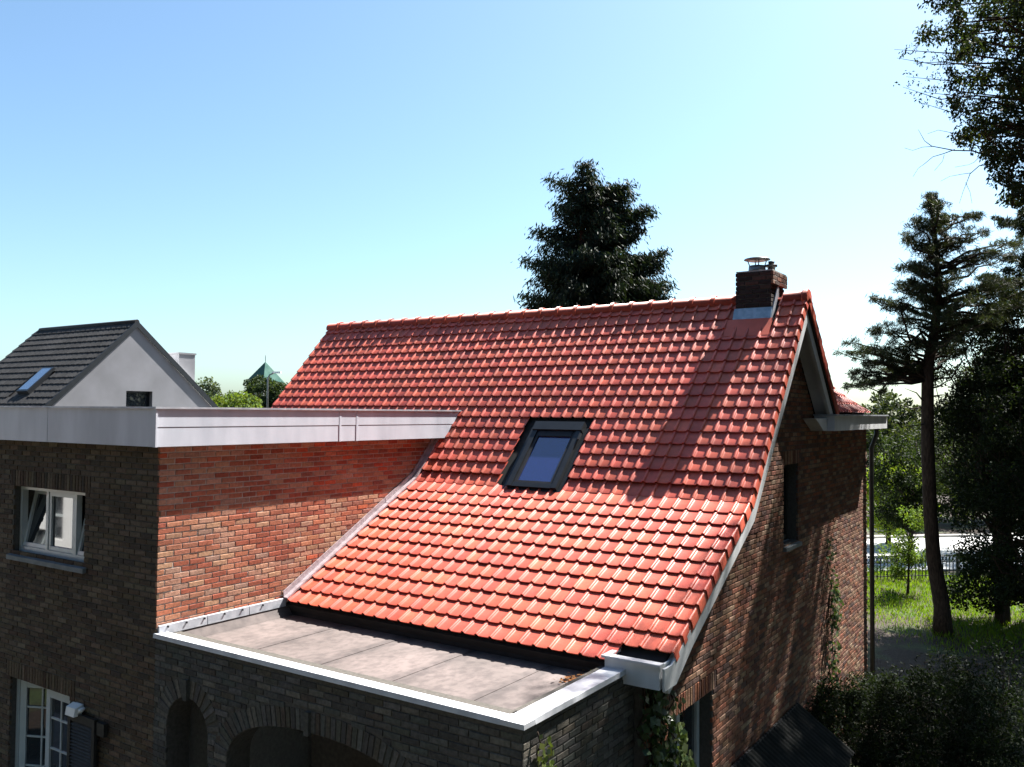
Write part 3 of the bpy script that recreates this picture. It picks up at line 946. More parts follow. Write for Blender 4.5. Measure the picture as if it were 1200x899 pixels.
# ================================================================== THE FLAT-ROOFED ANNEX
annex = thing('flat_roofed_annex', (-3, 2.5, 0), 'two-storey brick annex with flat roof and wide white fascia', 'annex')
ZF0, ZF1, OV = Z(-.393), Z(.020), 0.16
# side wall (faces +X): u = Y
def roof_y(zrel):
    return Yk + (zrel - zk) / math.tan(TU) if zrel > zk else Ye + (zrel - ze) / math.tan(TL)
s_out = [(0.0, Z(-2.36)), (Ye + .02, Z(-2.36)), (Yk + .02, Z(zk) + .0), (roof_y(-.393) + .02, ZF0), (0.0, ZF0)]
SIDE_D = 0.30
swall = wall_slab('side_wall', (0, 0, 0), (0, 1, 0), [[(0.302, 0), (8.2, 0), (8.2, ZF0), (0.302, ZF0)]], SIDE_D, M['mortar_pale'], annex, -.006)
MB().box(-.012, -.006, .012, .3015, 0, ZF0).build('corner_joint', M['mortar_pale'], annex)
lay_bricks(swall, (0, 0, 0), (0, 1, 0), [s_out], 'red', PAL_RED, ZF0, Z(-2.36), 300)
# front wall (faces -Y): u = X
UW = (-3.00, -1.40, Z(-1.80), Z(-.97))       # upper window
FDR = (-2.97, -1.62, 0.0, Z(-3.34))           # french door
f_out = [(-7.0, 0.0), (-.013, 0.0), (-.013, ZF0), (-7.0, ZF0)]
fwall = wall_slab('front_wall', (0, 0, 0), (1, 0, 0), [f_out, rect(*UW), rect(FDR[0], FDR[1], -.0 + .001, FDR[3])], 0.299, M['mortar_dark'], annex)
bl_out = [(-4.0, 0.0), (-.001, 0.0), (-.001, ZF0), (-4.0, ZF0)]
sold = soldiers(UW[0] - .1, UW[1] + .1, UW[3]) + soldiers(FDR[0] - .1, FDR[1] + .1, FDR[3])
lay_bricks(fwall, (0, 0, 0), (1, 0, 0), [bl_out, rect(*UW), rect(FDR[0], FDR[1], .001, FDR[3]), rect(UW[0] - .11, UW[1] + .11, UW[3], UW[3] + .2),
           rect(FDR[0] - .11, FDR[1] + .11, FDR[3], FDR[3] + .2)], 'brown', PAL_BROWN_SHADED, ZF0, 0.0, 300, sold)
MB().box(-7.0, -.31, 8.19, 8.4, 0, ZF0).build('back_wall', M['mortar'], annex)
MB().box(-7.3, -7.001, 0.0, 8.4, 0, ZF0).build('left_wall', M['mortar'], annex)
MB().box(-6.9, -.32, .3, 8.18, 2.6, 2.75).build('floor_slab', M['dark'], annex)
# flat roof, soffit and fascia panels
end_y0, end_y1 = roof_y(-.393) - .03, roof_y(0.02) - .03
MB().box(-7.4, OV - .03, -OV + .03, 8.4, ZF0 + .004, ZF0 + .03).build('soffit', M['white'], annex)
MB().box(-7.4, OV - .035, -OV + .035, 8.4, ZF1 - .06, ZF1 - .03).build('flat_roof', M['bitumen'], annex)
zm = ZF0 + .205
# side fascia: upper and lower board in three lengths with cover strips
joints = [-OV, 2.47, 2.84, None]
def y_end(z): return roof_y(z - G) - .02
for a, b in ((-OV + .012, 2.49), (2.53, 2.80), (2.84, None)):
    e0, em, e1 = (b, b, b) if b else (y_end(ZF0), y_end(zm), y_end(ZF1))
    MB().prism([(a, ZF0 + .002), (e0, ZF0 + .002), (em, zm - .006), (a, zm - .006)], OV - .022, OV).build('fascia_panel', M['fascia'], annex)
    MB().prism([(a, zm + .006), (em, zm + .006), (e1, ZF1 - .012), (a, ZF1 - .012)], OV - .022, OV + .003).build('fascia_panel', M['fascia'], annex)
for yj in (2.51, 2.82):
    MB().box(OV - .02, OV + .006, yj - .017, yj + .017, ZF0 - .001, ZF1 - .013).build('cover_strip', M['fascia'], annex)
MB().prism([(-OV, zm - .005), (y_end(zm), zm - .005), (y_end(zm), zm + .005), (-OV, zm + .005)], OV - .021, OV - .006).build('fascia_groove', M['fascia'], annex)
# front fascia
for a, b in ((-7.4, -1.96), (-1.95, OV - .035)):
    MB().box(a, b, -OV, -OV + .022, ZF0 + .002, ZF1 - .012).build('fascia_panel', M['fascia'], annex)
MB().box(OV - .034, OV + .012, -OV - .010, -OV + .011, ZF0 - .001, ZF1 - .012).build('corner_trim', M['fascia'], annex)
mb = MB()
mb.box(-7.4, OV + .022, -OV - .022, -OV + .07, ZF1 - .011, ZF1 + .010)
mb.prism([(-OV + .0705, ZF1 - .011), (y_end(ZF1), ZF1 - .011), (y_end(ZF1 + .01), ZF1 + .010), (-OV + .0705, ZF1 + .010)], OV - .08, OV + .022)
mb.build('roof_edge_trim', M['zinc'], annex)
# flashing where the side wall meets the tiles
def along(yz0, yz1, w, x0, x1, name, mat, par, lift=0.0):
    (y0, z0), (y1, z1) = yz0, yz1
    return MB().prism([(y0, z0 + lift), (y1, z1 + lift), (y1 - .012, z1 + w + lift), (y0 - .012, z0 + w + lift)], x0, x1).build(name, mat, par)
segs = [((Ye - .02, Z(ze) + .02), (Yk - .6, Z(ze) + .02 + (Yk - .58 - Ye) * math.tan(TL))), ((Yk - .59, Z(ze) + .026 + (Yk - .58 - Ye) * math.tan(TL)), (Yk, Z(zk) + .03)),
        ((Yk, Z(zk) + .032), (roof_y(-.393) - .005, ZF0 + .022))]
for a, b in segs:
    along(a, b, .105, .004, .016, 'step_flashing', M['lead'], annex, .012)
    along(a, b, .018, .017, .085, 'flashing_foot', M['lead'], annex, .030)

# --- upper window: three lights, outer ones tilted inwards
def glazed(name, u0, u1, v0, v1, yf, parent_thing, tilt=0.0, fw=.06, bars=None, mat=M['pvc'], hinge='B'):
    """a sash with its pane; tilt swings the top inwards about the bottom edge"""
    def T(mb):
        if tilt:
            R_ = Matrix.Rotation(-tilt, 3, 'X') if hinge == 'B' else Matrix.Rotation(tilt, 3, 'Z')
            piv = Vector((u0, yf, v0))
            mb.v = [tuple(R_ @ (Vector(q) - piv) + piv) for q in mb.v]
        return mb
    mb = MB()
    mb.box(u0, u0 + fw, yf, yf + .055, v0, v1); mb.box(u1 - fw, u1, yf, yf + .055, v0, v1)
    mb.box(u0 + fw, u1 - fw, yf + .001, yf + .054, v0, v0 + fw); mb.box(u0 + fw, u1 - fw, yf + .001, yf + .054, v1 - fw, v1)
    if bars:
        for bu in bars[0]: mb.box(bu - .011, bu + .011, yf + .012, yf + .04, v0 + fw, v1 - fw)
        for bv in bars[1]: mb.box(u0 + fw, u1 - fw, yf + .011, yf + .039, bv - .011, bv + .011)
    s = T(mb).build(name, mat, parent_thing)
    T(MB().box(u0 + fw, u1 - fw, yf + .026, yf + .032, v0 + fw, v1 - fw)).build('pane', M['glass'], s)
    return s
yw = 0.085
mb = MB()
u0, u1, v0, v1 = UW
mb.box(u0, u0 + .05, yw, yw + .07, v0, v1); mb.box(u1 - .05, u1, yw, yw + .07, v0, v1)
mb.box(u0 + .05, u1 - .05, yw + .001, yw + .069, v0, v0 + .075); mb.box(u0 + .05, u1 - .05, yw + .001, yw + .069, v1 - .045, v1)
m1, m2 = -2.37, -1.75
for m_ in (m1, m2): mb.box(m_ - .028, m_ + .028, yw + .002, yw + .068, v0 + .075, v1 - .045)
win = mb.build('window', M['pvc'], annex)
def subsash(*a, **k):
    s = glazed(*a, **k)
    return s
# sashes are parts of the annex window assembly
for (a, b, tl) in ((u0 + .055, m1 - .032, .20), (m1 + .032, m2 - .032, 0.0), (m2 + .032, u1 - .055, .20)):
    glazed('sash', a, b, v0 + .08, v1 - .05, yw + .012, annex, tl, .045)
MB().prism([(-.045, v0 - .03), (yw, v0 - .002), (yw, v0 - .06), (-.045, v0 - .085)], u0 - .06, u1 + .06, 'X').build('window_sill', M['sill'], annex)
MB().box(u0 + .01, u1 - .01, .9, .92, v0 - .5, v1 + .3).build('room_back', M['dark'], annex)

# --- french doors below, left leaf ajar, with glazing bars
u0, u1, v0, v1 = FDR
mb = MB()
mb.box(u0, u0 + .07, yw, yw + .07, 0.02, v1); mb.box(u1 - .05, u1, yw, yw + .07, 0.02, v1); mb.box(u0 + .07, u1 - .05, yw + .001, yw + .069, v1 - .05, v1)
mb.build('door_frame', M['pvc'], annex)
um = (u0 + u1) / 2
barv = [v1 - .38 - k * .36 for k in range(5)]
glazed('door_leaf', u0 + .075, um - .003, .04, v1 - .055, yw + .01, annex, .42, .085, ([(u0 + .07 + um) / 2], barv), hinge='L')
dl = glazed('door_leaf', um + .003, u1 - .055, .04, v1 - .055, yw + .01, annex, 0, .085, ([(u1 - .05 + um) / 2], barv))
mb = MB()
for k in range(26): mb.obox(((um + u1) / 2, .22, v1 - .32 - k * .045), (1, 0, 0), (0, .8, .6), (0, -.6, .8), .23, .022, .001)
mb.build('blind_slat', M['lampwhite'], annex)
MB().tube([(um + .04, yw + .0, v1 - .98), (um + .04, yw - .045, v1 - .98), (um + .04, yw - .05, v1 - 1.09)], .009, 6).build('door_handle', M['steel'], dl)
MB().box(u0 + .01, u1 - .01, 1.0, 1.02, 0.0, v1 + .3).build('room_back', M['dark'], annex)
# louvred shutter folded back against the wall
sx0, sx1 = -1.52, -.98
sh = MB()
ang = math.radians(14)
sh.box(sx0, sx0 + .055, -.075, -.035, .25, Z(-3.46)); sh.box(sx1 - .055, sx1, -.075, -.035, .25, Z(-3.46))
sh.box(sx0 + .055, sx1 - .055, -.074, -.036, Z(-3.55), Z(-3.46)); sh.box(sx0 + .055, sx1 - .055, -.074, -.036, .25, .34)
sho = sh.build('shutter', M['shutter'], annex)
k = 0
zc = Z(-3.58)
sl_me = MB().obox((0, 0, 0), (1, 0, 0), (0, .75, .66), (0, -.66, .75), (sx1 - sx0) / 2 - .056, .024, .004).mesh('slat')
sl_me.materials.append(M['shutter'])
while zc > .36:
    ob = bpy.data.objects.new('slat', sl_me); COL.objects.link(ob)
    ob.location = ((sx0 + sx1) / 2, -.055, zc)
    ob.parent = sho
    zc -= .038
MB().box(sx1 + .02, sx1 + .16, -.06, -.012, Z(-3.62), Z(-3.48)).build('shutter_bracket', M['shutter'], annex)

# white wall lamp with a motion sensor
lamp = thing('wall_lamp', (-1.40, -.02, Z(-3.42)), 'small white wall lamp with sensor beside the french door', 'lamp')
MB().box(-1.47, -1.33, -.03, -.001, Z(-3.46), Z(-3.37)).build('back_plate', M['lampwhite'], lamp)
MB().prism([(-.03, Z(-3.36)), (-.11, Z(-3.39)), (-.125, Z(-3.48)), (-.03, Z(-3.48))], -1.49, -1.31).build('lamp_head', M['lampwhite'], lamp)
MB().tube([(-1.28, -.02, Z(-3.40)), (-1.28, -.07, Z(-3.415)), (-1.28, -.075, Z(-3.43))], [.025, .028, .02], 8).build('sensor', M['lampwhite'], lamp)

# ================================================================== THE PORCH
porch = thing('brick_porch', (2.3, 0.9, 0), 'low brick porch with arches, flat roof and white metal edging', 'porch')
PX, ZP = 4.645, Z(-2.365)
ZW = ZP - .035
# arches: a round-headed one and a wide basket arch
def arch_pts(u0, u1, spring, rise, n=22, p=2.0):
    pts = []
    c = (u0 + u1) / 2; a = (u1 - u0) / 2
    for i in range(n + 1):
        t = math.pi - math.pi * i / n
        x, y = math.cos(t), math.sin(t)
        pts.append((c + a * math.copysign(abs(x) ** (2 / p), x), spring + rise * abs(y) ** (2 / p)))
    return pts
A1 = arch_pts(0.225, 0.90, Z(-3.285), 0.345)
A2 = arch_pts(1.19, 3.70, Z(-3.45), 0.53, 40, 2.3)
p_out = [(0.006, 0.0), (A1[0][0], 0.0)] + A1 + [(A1[-1][0], 0.0), (A2[0][0], 0.0)] + A2 + [(A2[-1][0], 0.0), (PX - .002, 0.0), (PX - .002, ZW), (0.006, ZW)]
pf = wall_slab('front_wall', (0, -.010, 0), (1, 0, 0), [p_out], 0.29, M['mortar_dark'], porch)
def voussoirs(pts):
    out = []; ring = []
    # arc length walk
    P_ = np.array(pts); seg = np.linalg.norm(np.diff(P_, axis=0), axis=1); L = np.concatenate([[0], np.cumsum(seg)])
    n = int(L[-1] / COURSE)
    for i in range(n):
        s = (i + .5) * L[-1] / n
        k = min(np.searchsorted(L, s) - 1, len(seg) - 1)
        q = P_[k] + (P_[k + 1] - P_[k]) * (s - L[k]) / seg[k]
        t = (P_[k + 1] - P_[k]) / seg[k]; nn = np.array([-t[1], t[0]])
        c = q + nn * (BL / 2 + .003)
        out.append((c[0], c[1], -math.atan2(nn[1], nn[0]) , BL))
    N_ = []
    for i in range(len(P_)):
        t = P_[min(i + 1, len(P_) - 1)] - P_[max(i - 1, 0)]; t = t / np.linalg.norm(t)
        N_.append(P_[i] + np.array([-t[1], t[0]]) * (BL + .01))
    return out, [tuple(q) for q in N_]
v1_, r1_ = voussoirs(A1); v2_, r2_ = voussoirs(A2)
pb_out = [(0.006, 0.0), (A1[0][0], 0.0), A1[0]] + r1_ + [A1[-1], (A1[-1][0], 0.0), (A2[0][0], 0.0), A2[0]] + r2_ + [A2[-1], (A2[-1][0], 0.0), (PX - .002, 0.0), (PX - .002, ZW), (0.006, ZW)]
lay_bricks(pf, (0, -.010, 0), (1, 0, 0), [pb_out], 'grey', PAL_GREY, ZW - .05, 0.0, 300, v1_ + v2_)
# projecting key bricks
for c, top in ((0.5625, Z(-2.94)), (2.33, Z(-2.92))):
    MB().box(c - .03, c + .03, -.045, -.002, top - .02, top + .19, col=PAL_GREY[0][0]).build('key_brick', M['brick'], porch)
# side wall (faces +X)
pside = wall_slab('side_wall', (PX, 0, 0), (0, 1, 0), [rect(.285, 1.94, 0, ZW)], 0.28, M['mortar_dark'], porch)
lay_bricks(pside, (PX, 0, 0), (0, 1, 0), [rect(0.0, 1.94, 0, ZW)], 'grey', PAL_GREY, ZW - .05, 0.0, 150)
MB().box(PX - .25, PX - .009, .0, .284, 0, ZW).build('corner_pier', M['mortar_dark'], porch)
# flat roof, edging
MB().box(.02, PX - .2, .14, Ye + .3, Z(-2.56), Z(-2.505)).build('flat_roof', M['bitumen'], porch)
for xl in (.93, 1.87, 2.80, 3.74):      # lap seams of the membrane
    MB().box(xl - .05, xl + .05, .131, Ye + .05, Z(-2.504), Z(-2.500)).build('lap_seam', M['bitumen'], porch)
mb = MB()
mb.add([(0.018, .14, Z(-2.40)), (0.018, Ye + .05, Z(-2.40)), (0.09, Ye + .05, Z(-2.504)), (.09, .14, Z(-2.504))], [(0, 3, 2, 1)])
mb.build('roof_upturn', M['bitumen'], porch)
MB().prism([(-.036, ZP - .045), (-.030, ZP), (.128, ZP - .012), (.128, ZP - .15), (.116, ZP - .15), (.116, ZP - .045)], .003, PX - .195).build('parapet_cap', M['cap'], porch)
MB().prism([(PX + .028, ZP - .045), (PX + .022, ZP), (PX - .192, ZP - .010), (PX - .192, ZP - .15), (PX - .18, ZP - .15), (PX - .18, ZP - .045)], .129, 1.75, 'Y').build('parapet_cap', M['cap'], porch)
MB().box(PX - .194, PX + .026, -.034, .128, ZP - .044, ZP - .002).build('cap_corner', M['cap'], porch)
MB().box(.30, PX - .25, .26, .285, ZP - .2, ZP - .047).build('edge_board', M['wood'], porch)
# zinc strip along the annex wall in three lengths
for a, b in ((.02, .62), (.63, 1.20), (1.21, Ye - .005)):
    MB().prism([(.004, Z(-2.295)), (.030, Z(-2.300)), (.034, Z(-2.395)), (.004, Z(-2.395))], a, b, 'Y').build('wall_flashing', M['zinc'], porch)
mb = MB()
for y in (.12, .35, .58, .85, 1.1, 1.4): mb.tube([(.03, y, Z(-2.318)), (.045, y, Z(-2.32))], .011, 6)
mb.build('flashing_plug', M['black'], porch)
# wilted leaves gathered against the edging
def leaf_quads(cent, dirs, nor, size, aspect):
    """rhombic leaves; returns verts (4n,3) and faces (n,4)"""
    cent = np.asarray(cent); n = len(cent)
    d = dirs / (np.linalg.norm(dirs, axis=1, keepdims=True) + 1e-9)
    s = np.cross(d, nor); s /= (np.linalg.norm(s, axis=1, keepdims=True) + 1e-9)
    size = np.broadcast_to(np.asarray(size, float), (n,))[:, None]
    a = cent - d * size * .5; b = cent + d * size * .5
    m_ = cent - d * size * .06
    l = m_ + s * size * aspect * .5; r = m_ - s * size * aspect * .5
    V = np.stack([a, r, b, l], 1).reshape(-1, 3)
    return V, np.arange(4 * n).reshape(n, 4)
def rnd_dirs(n):
    v = rng.normal(size=(n, 3)); return v / np.linalg.norm(v, axis=1, keepdims=True)
def tints(n, base, var=.25, warm=.1):
    k = rng.uniform(1 - var, 1 + var, (n, 1)); c = np.array(base)[None, :] * k
    c[:, 0] *= rng.uniform(1 - warm, 1 + 2 * warm, n)
    return c
n = 260
ctr = np.stack([4.30 + rng.normal(0, .09, n) , 1.52 + rng.normal(0, .07, n), Z(-2.50) + rng.uniform(0, .035, n)], -1)
dd = rnd_dirs(n); dd[:, 2] *= .35
V, Fq = leaf_quads(ctr, dd, rnd_dirs(n) * .4 + [0, 0, 1], rng.uniform(.03, .06, n), .55)
ob = np_mesh('dry_leaves', V, Fq, np.repeat(tints(n, (.22, .10, .035), .3), 4, 0), M['litter'])
tag(ob, 'small heap of dry brown leaves on the porch roof corner', 'leaves', kind='stuff')
ob = MB().tube([(4.42, 1.60, Z(-2.50)), (4.43, 1.60, Z(-2.46))], .01, 5)
n = 30
ctr = np.stack([4.40 + rng.normal(0, .03, n), 1.62 + rng.normal(0, .03, n), Z(-2.47) + rng.uniform(0, .06, n)], -1)
V, Fq = leaf_quads(ctr, rnd_dirs(n) + [0, 0, .5], rnd_dirs(n), .05, .6)
wd = thing('roof_weed', (4.41, 1.61, Z(-2.505)), 'tiny green weed growing on the porch roof beside dry leaves', 'weed')
np_mesh('foliage', V, Fq, np.repeat(tints(n, (.12, .15, .05)), 4, 0), M['leaf'], wd)
ob.build('stem', M['bark'], wd)

# ================================================================== LEAN-TO against the gable
lt = thing('lean_to_shelter', (5.4, 5.4, 0), 'low dark lean-to shelter with ribbed roof against the gable wall', 'shelter')
V = []; Fq = []
ny = 121
for i in range(ny):
    y = 3.95 + (6.95 - 3.95) * i / (ny - 1)
    hz = .018 if i % 4 in (1, 2) else -.0
    for x, z in ((GX + .03, -4.07), (5.55, -4.60)): V.append((x, y, Z(z) + hz))
for i in range(ny - 1): Fq.append((2 * i, 2 * i + 1, 2 * i + 3, 2 * i + 2))
np_mesh('ribbed_roof', V, Fq, np.ones((len(V), 3)), noise_mat('dark_ribbed_sheet', (.012, .013, .012), (.02, .021, .02), 4, .9, .1, spec=.1), lt)
MB().box(GX + .02, GX + .05, 3.95, 6.95, Z(-4.12), Z(-4.065)).build('wall_batten', M['black'], lt)
for y in (4.0, 5.45, 6.9): MB().box(5.40, 5.48, y - .04, y + .04, 0, Z(-4.60)).build('post', M['wood'], lt)
MB().box(5.38, 5.50, 3.96, 6.94, Z(-4.74), Z(-4.655)).build('beam', M['wood'], lt)

# ================================================================== PLANTS: generic builders
class Leaves:
    def __init__(self): self.V = []; self.F = []; self.C = []; self.n = 0
    def add(self, cent, dirs, nor, size, aspect, cols):
        V, Fq = leaf_quads(cent, dirs, nor, size, aspect)
        self.V.append(V); self.F.append(Fq + self.n); self.C.append(np.repeat(cols, 4, 0)); self.n += len(V)
    def build(self, name, mat, parent=None):
        return np_mesh(name, np.vstack(self.V), np.vstack(self.F), np.vstack(self.C), mat, parent)

def clump(L, c, r, n, size, col, aspect=.55, flat=1.0, var=.3, droop=0.0):
    """leaves on small twigs inside a ball of radius r: denser to the outside"""
    d = rnd_dirs(n); rad = r * rng.random(n) ** .45
    P = np.asarray(c)[None, :] + d * rad[:, None] * np.array([1, 1, flat])
    dr = d * .6 + rnd_dirs(n) * .8; dr[:, 2] -= droop
    L.add(P, dr, rnd_dirs(n) * .8 + [0, 0, .7], size * rng.uniform(.6, 1.25, n), aspect, tints(n, col, var))

def wander(a, b, k, amp):
    a = np.asarray(a, float); b = np.asarray(b, float)
    pts = [a + (b - a) * i / k for i in range(k + 1)]
    ln = np.linalg.norm(b - a)
    for i in range(1, k): pts[i] = pts[i] + rng.normal(0, amp * ln, 3)
    return pts

def broad_tree(name, label, base, height, r_crown, z_low, col, n_clump=70, n_leaf=160, leaf=.10, trunk_r=.16, cat='tree', group=None,
               lobes=5, clump_r=.55, squash=1.0, mat=None, aspect=.55, bark=True, sizevar=(.55, 1.15)):
    base = np.asarray(base, float)
    t = thing(name, base, label, cat, group)
    zc = (height + z_low) / 2; rz = (height - z_low) / 2
    lob = [(rnd_dirs(1)[0] * np.array([.5, .5, .55]), rng.uniform(.55, .8)) for _ in range(lobes)]
    L = Leaves(); tr = MB(); br = MB()
    top = base + np.array([rng.normal(0, .03) * height, rng.normal(0, .03) * height, height * .86])
    tp = wander(base, top, 6, .012)
    tr.tube(tp, [trunk_r * (1.25 if i == 0 else 1) * (1 - i / 6.6) for i in range(7)], 9)
    for i in range(n_clump):
        lb, lr = lob[i % lobes]
        d = rnd_dirs(1)[0]; q = lb + d * lr * rng.uniform(.45, 1.0) ** .5
        q = q / max(1.0, np.linalg.norm(q))
        c = base + np.array([q[0] * r_crown, q[1] * r_crown, zc + q[2] * rz])
        s = rng.uniform(*sizevar)
        clump(L, c, clump_r * s, int(n_leaf * s), leaf, np.array(col) * rng.uniform(.7, 1.35), aspect, .75 * squash)
        if i % 2 == 0:
            k = rng.uniform(.25, .85); o_ = base + (top - base) * min(k, max(.15, (c[2] - base[2]) / height * .75))
            br.tube(wander(o_, c, 4, .06), [trunk_r * .30, trunk_r * .22, trunk_r * .15, trunk_r * .09, trunk_r * .04], 5)
    tr.build('trunk', M['bark'], t, False); br.build('branches', M['bark'], t, False)
    L.build('crown', mat or M['leaf'], t)
    return t

# ------------------------------------------------------------------ dark conifer behind the ridge
def in_poly(x, y, poly):
    c = False; j = len(poly) - 1
    for i in range(len(poly)):
        if (poly[i][1] > y) != (poly[j][1] > y) and x < (poly[j][0] - poly[i][0]) * (y - poly[i][1]) / (poly[j][1] - poly[i][1]) + poly[i][0]: c = not c
        j = i
    return c
def sprays(L, c, out, n, ln, col, wid=.16, spread=.16):
    """hanging flat sprays of a cypress-like conifer around c, pointing outwards and down"""
    P = np.asarray(c)[None, :] + rng.normal(0, 1, (n, 3)) * np.array([spread, spread, spread * .8])
    d = np.asarray(out)[None, :] * rng.uniform(.1, .9, (n, 1)) + rng.normal(0, .35, (n, 3)); d[:, 2] -= rng.uniform(.3, 1.2, n)
    L.add(P, d, rnd_dirs(n), ln * rng.uniform(.6, 1.3, n), wid, tints(n, col, .35))
CD = 27.0
ctop = at(683, 191, CD)
cbase = np.array([ctop[0] + .1, ctop[1] + .1, 0])
con = thing('conifer_tree', cbase, 'tall dark conifer with drooping sprays behind the roof ridge', 'tree')
L = Leaves(); br = MB(); tr = MB()
tr.tube(wander(cbase, ctop, 8, .004), [.34 * (1 - i / 8.6) for i in range(9)], 10)
poly = [(683, 193), (692, 203), (697, 222), (712, 224), (728, 219), (742, 214), (745, 226), (735, 244), (747, 252), (762, 238), (770, 247), (764, 262), (750, 275), (736, 284), (742, 297), (764, 300),
        (783, 292), (776, 313), (789, 330), (785, 345), (790, 372), (612, 372), (609, 345), (625, 341), (630, 325), (622, 312), (610, 302), (630, 303), (628, 285), (622, 268), (638, 272), (652, 262), (654, 246), (641, 234), (652, 236),
        (648, 222), (637, 207), (652, 213), (660, 226), (674, 218), (677, 205)]
ends = [(683, 192), (640, 208), (646, 213), (743, 216), (765, 242), (768, 250), (628, 268), (623, 270), (611, 303), (616, 307), (610, 345), (612, 356), (783, 294), (778, 310), (790, 332), (787, 347), (700, 212), (712, 226), (725, 224),
        (655, 222), (675, 212), (650, 250), (745, 230), (755, 262), (736, 285), (765, 302), (630, 290), (635, 325), (620, 330), (692, 204), (678, 203), (688, 198)]
while len(ends) < 300:
    x, y = rng.uniform(606, 794), rng.uniform(205, 374)
    if in_poly(x, y, poly): ends.append((x, y))
for k_, (x, y) in enumerate(ends):
    half = 10 + (y - 190) * .50
    off = (x - 690) / half
    dep = 0 if k_ < 32 else rng.uniform(-1, 1) * math.sqrt(max(0.05, 1.15 - off * off)) * half / FPX * CD
    c = at(x, y, CD + dep)
    ln_ = np.linalg.norm(c[:2] - cbase[:2])
    ax = cbase + np.array([0, 0, min(c[2] - .12 * ln_ + .05, ctop[2] - .1)])
    out = c - ax; out[2] = 0; out /= (np.linalg.norm(out) + 1e-6)
    mid = (ax + c) / 2 - np.array([0, 0, .12 * ln_])
    br.tube([ax, mid, c], [.04, .025, .006], 4)
    col_ = np.array((.014, .023, .012)) * rng.uniform(.7, 1.6)
    nst = max(5, int(ln_ / .16))
    for q in range(nst):
        f_ = .30 + .70 * (q + rng.random()) / nst
        P_ = (ax * (1 - f_) ** 2 + 2 * mid * f_ * (1 - f_) + c * f_ ** 2)
        sprays(L, P_ - [0, 0, .05], out, 30, .17, col_, .24, .055 + .10 * (1 - abs(f_ - .6)))
for i in range(260):       # lower skirt hidden by the roof
    h = rng.uniform(1.0, 8.2); a = rng.uniform(0, 2 * math.pi); r = rng.uniform(.6, 1.0) * (3.0 - .12 * h)
    c = cbase + np.array([r * math.cos(a), r * math.sin(a), h])
    sprays(L, c, (math.cos(a), math.sin(a), 0), 26, .45, (.012, .020, .011), .25, .35)
tr.build('trunk', M['bark'], con, False); br.build('branches', M['bark'], con, False); L.build('crown', M['needle'], con)

# ------------------------------------------------------------------ pine in the garden
def tufts(L, c, r, n, ln, col, flat=.45, k=9, upb=.4):
    """needle tufts: k thin needles fanned from each point"""
    d = rnd_dirs(n); P = np.asarray(c)[None, :] + d * (r * rng.random(n) ** .5)[:, None] * np.array([1, 1, flat])
    P = np.repeat(P, k, 0)
    ax = np.repeat(d * .7 + np.array([0, 0, upb]), k, 0)
    dr = ax + rng.normal(0, .55, (n * k, 3))
    dn = dr / np.linalg.norm(dr, axis=1, keepdims=True)
    L.add(P + dn * ln * .4, dr, rnd_dirs(n * k), ln * rng.uniform(.7, 1.2, n * k), .10, np.repeat(tints(n, col, .35), k, 0))
PD = project((5.131, 18.642, 0))[2]
pbase = on_ground(1105, 742)
pine = thing('pine_tree', pbase, 'slender pine with bare reddish trunk and layered dark needles', 'tree')
trk = [pbase + [.0, 0, -.1], at(1104, 712, PD), at(1094, 655, PD), at(1090, 600, PD), at(1087, 520, PD), at(1087, 430, PD), at(1096, 385, PD + .1), at(1100, 330, PD + .1), at(1095, 275, PD), at(1092, 228, PD)]
MB().tube(trk, [.25, .195, .172, .163, .155, .14, .115, .09, .06, .02], 12).build('trunk', M['bark'], pine, False)
pads = [(1092, 228, 7), (1086, 240, 11), (1099, 241, 11), (1076, 258, 13), (1097, 262, 15), (1066, 276, 14), (1085, 285, 16), (1113, 258, 9), (1055, 308, 14), (1073, 312, 15), (1046, 332, 13), (1064, 333, 14),
        (1022, 350, 9), (1040, 353, 12), (1105, 335, 11), (1119, 322, 14), (1143, 298, 14), (1158, 270, 11), (1149, 253, 9), (1086, 358, 15), (1060, 372, 15), (1031, 383, 14), (1001, 403, 11), (985, 411, 8),
        (1015, 408, 12), (1045, 403, 15), (1073, 395, 14), (1112, 366, 14), (1136, 348, 17), (1165, 338, 17), (1190, 328, 16), (990, 438, 9), (1011, 430, 11), (984, 455, 7), (1000, 452, 7), (1140, 378, 16), (1170, 368, 17),
        (1196, 358, 16), (1122, 392, 11), (1180, 300, 14), (1197, 285, 11), (1215, 340, 18), (1230, 320, 16), (1030, 425, 9), (1060, 425, 9), (1128, 410, 9), (1095, 300, 13), (1075, 345, 11), (1120, 285, 10)]
L = Leaves(); br = MB()
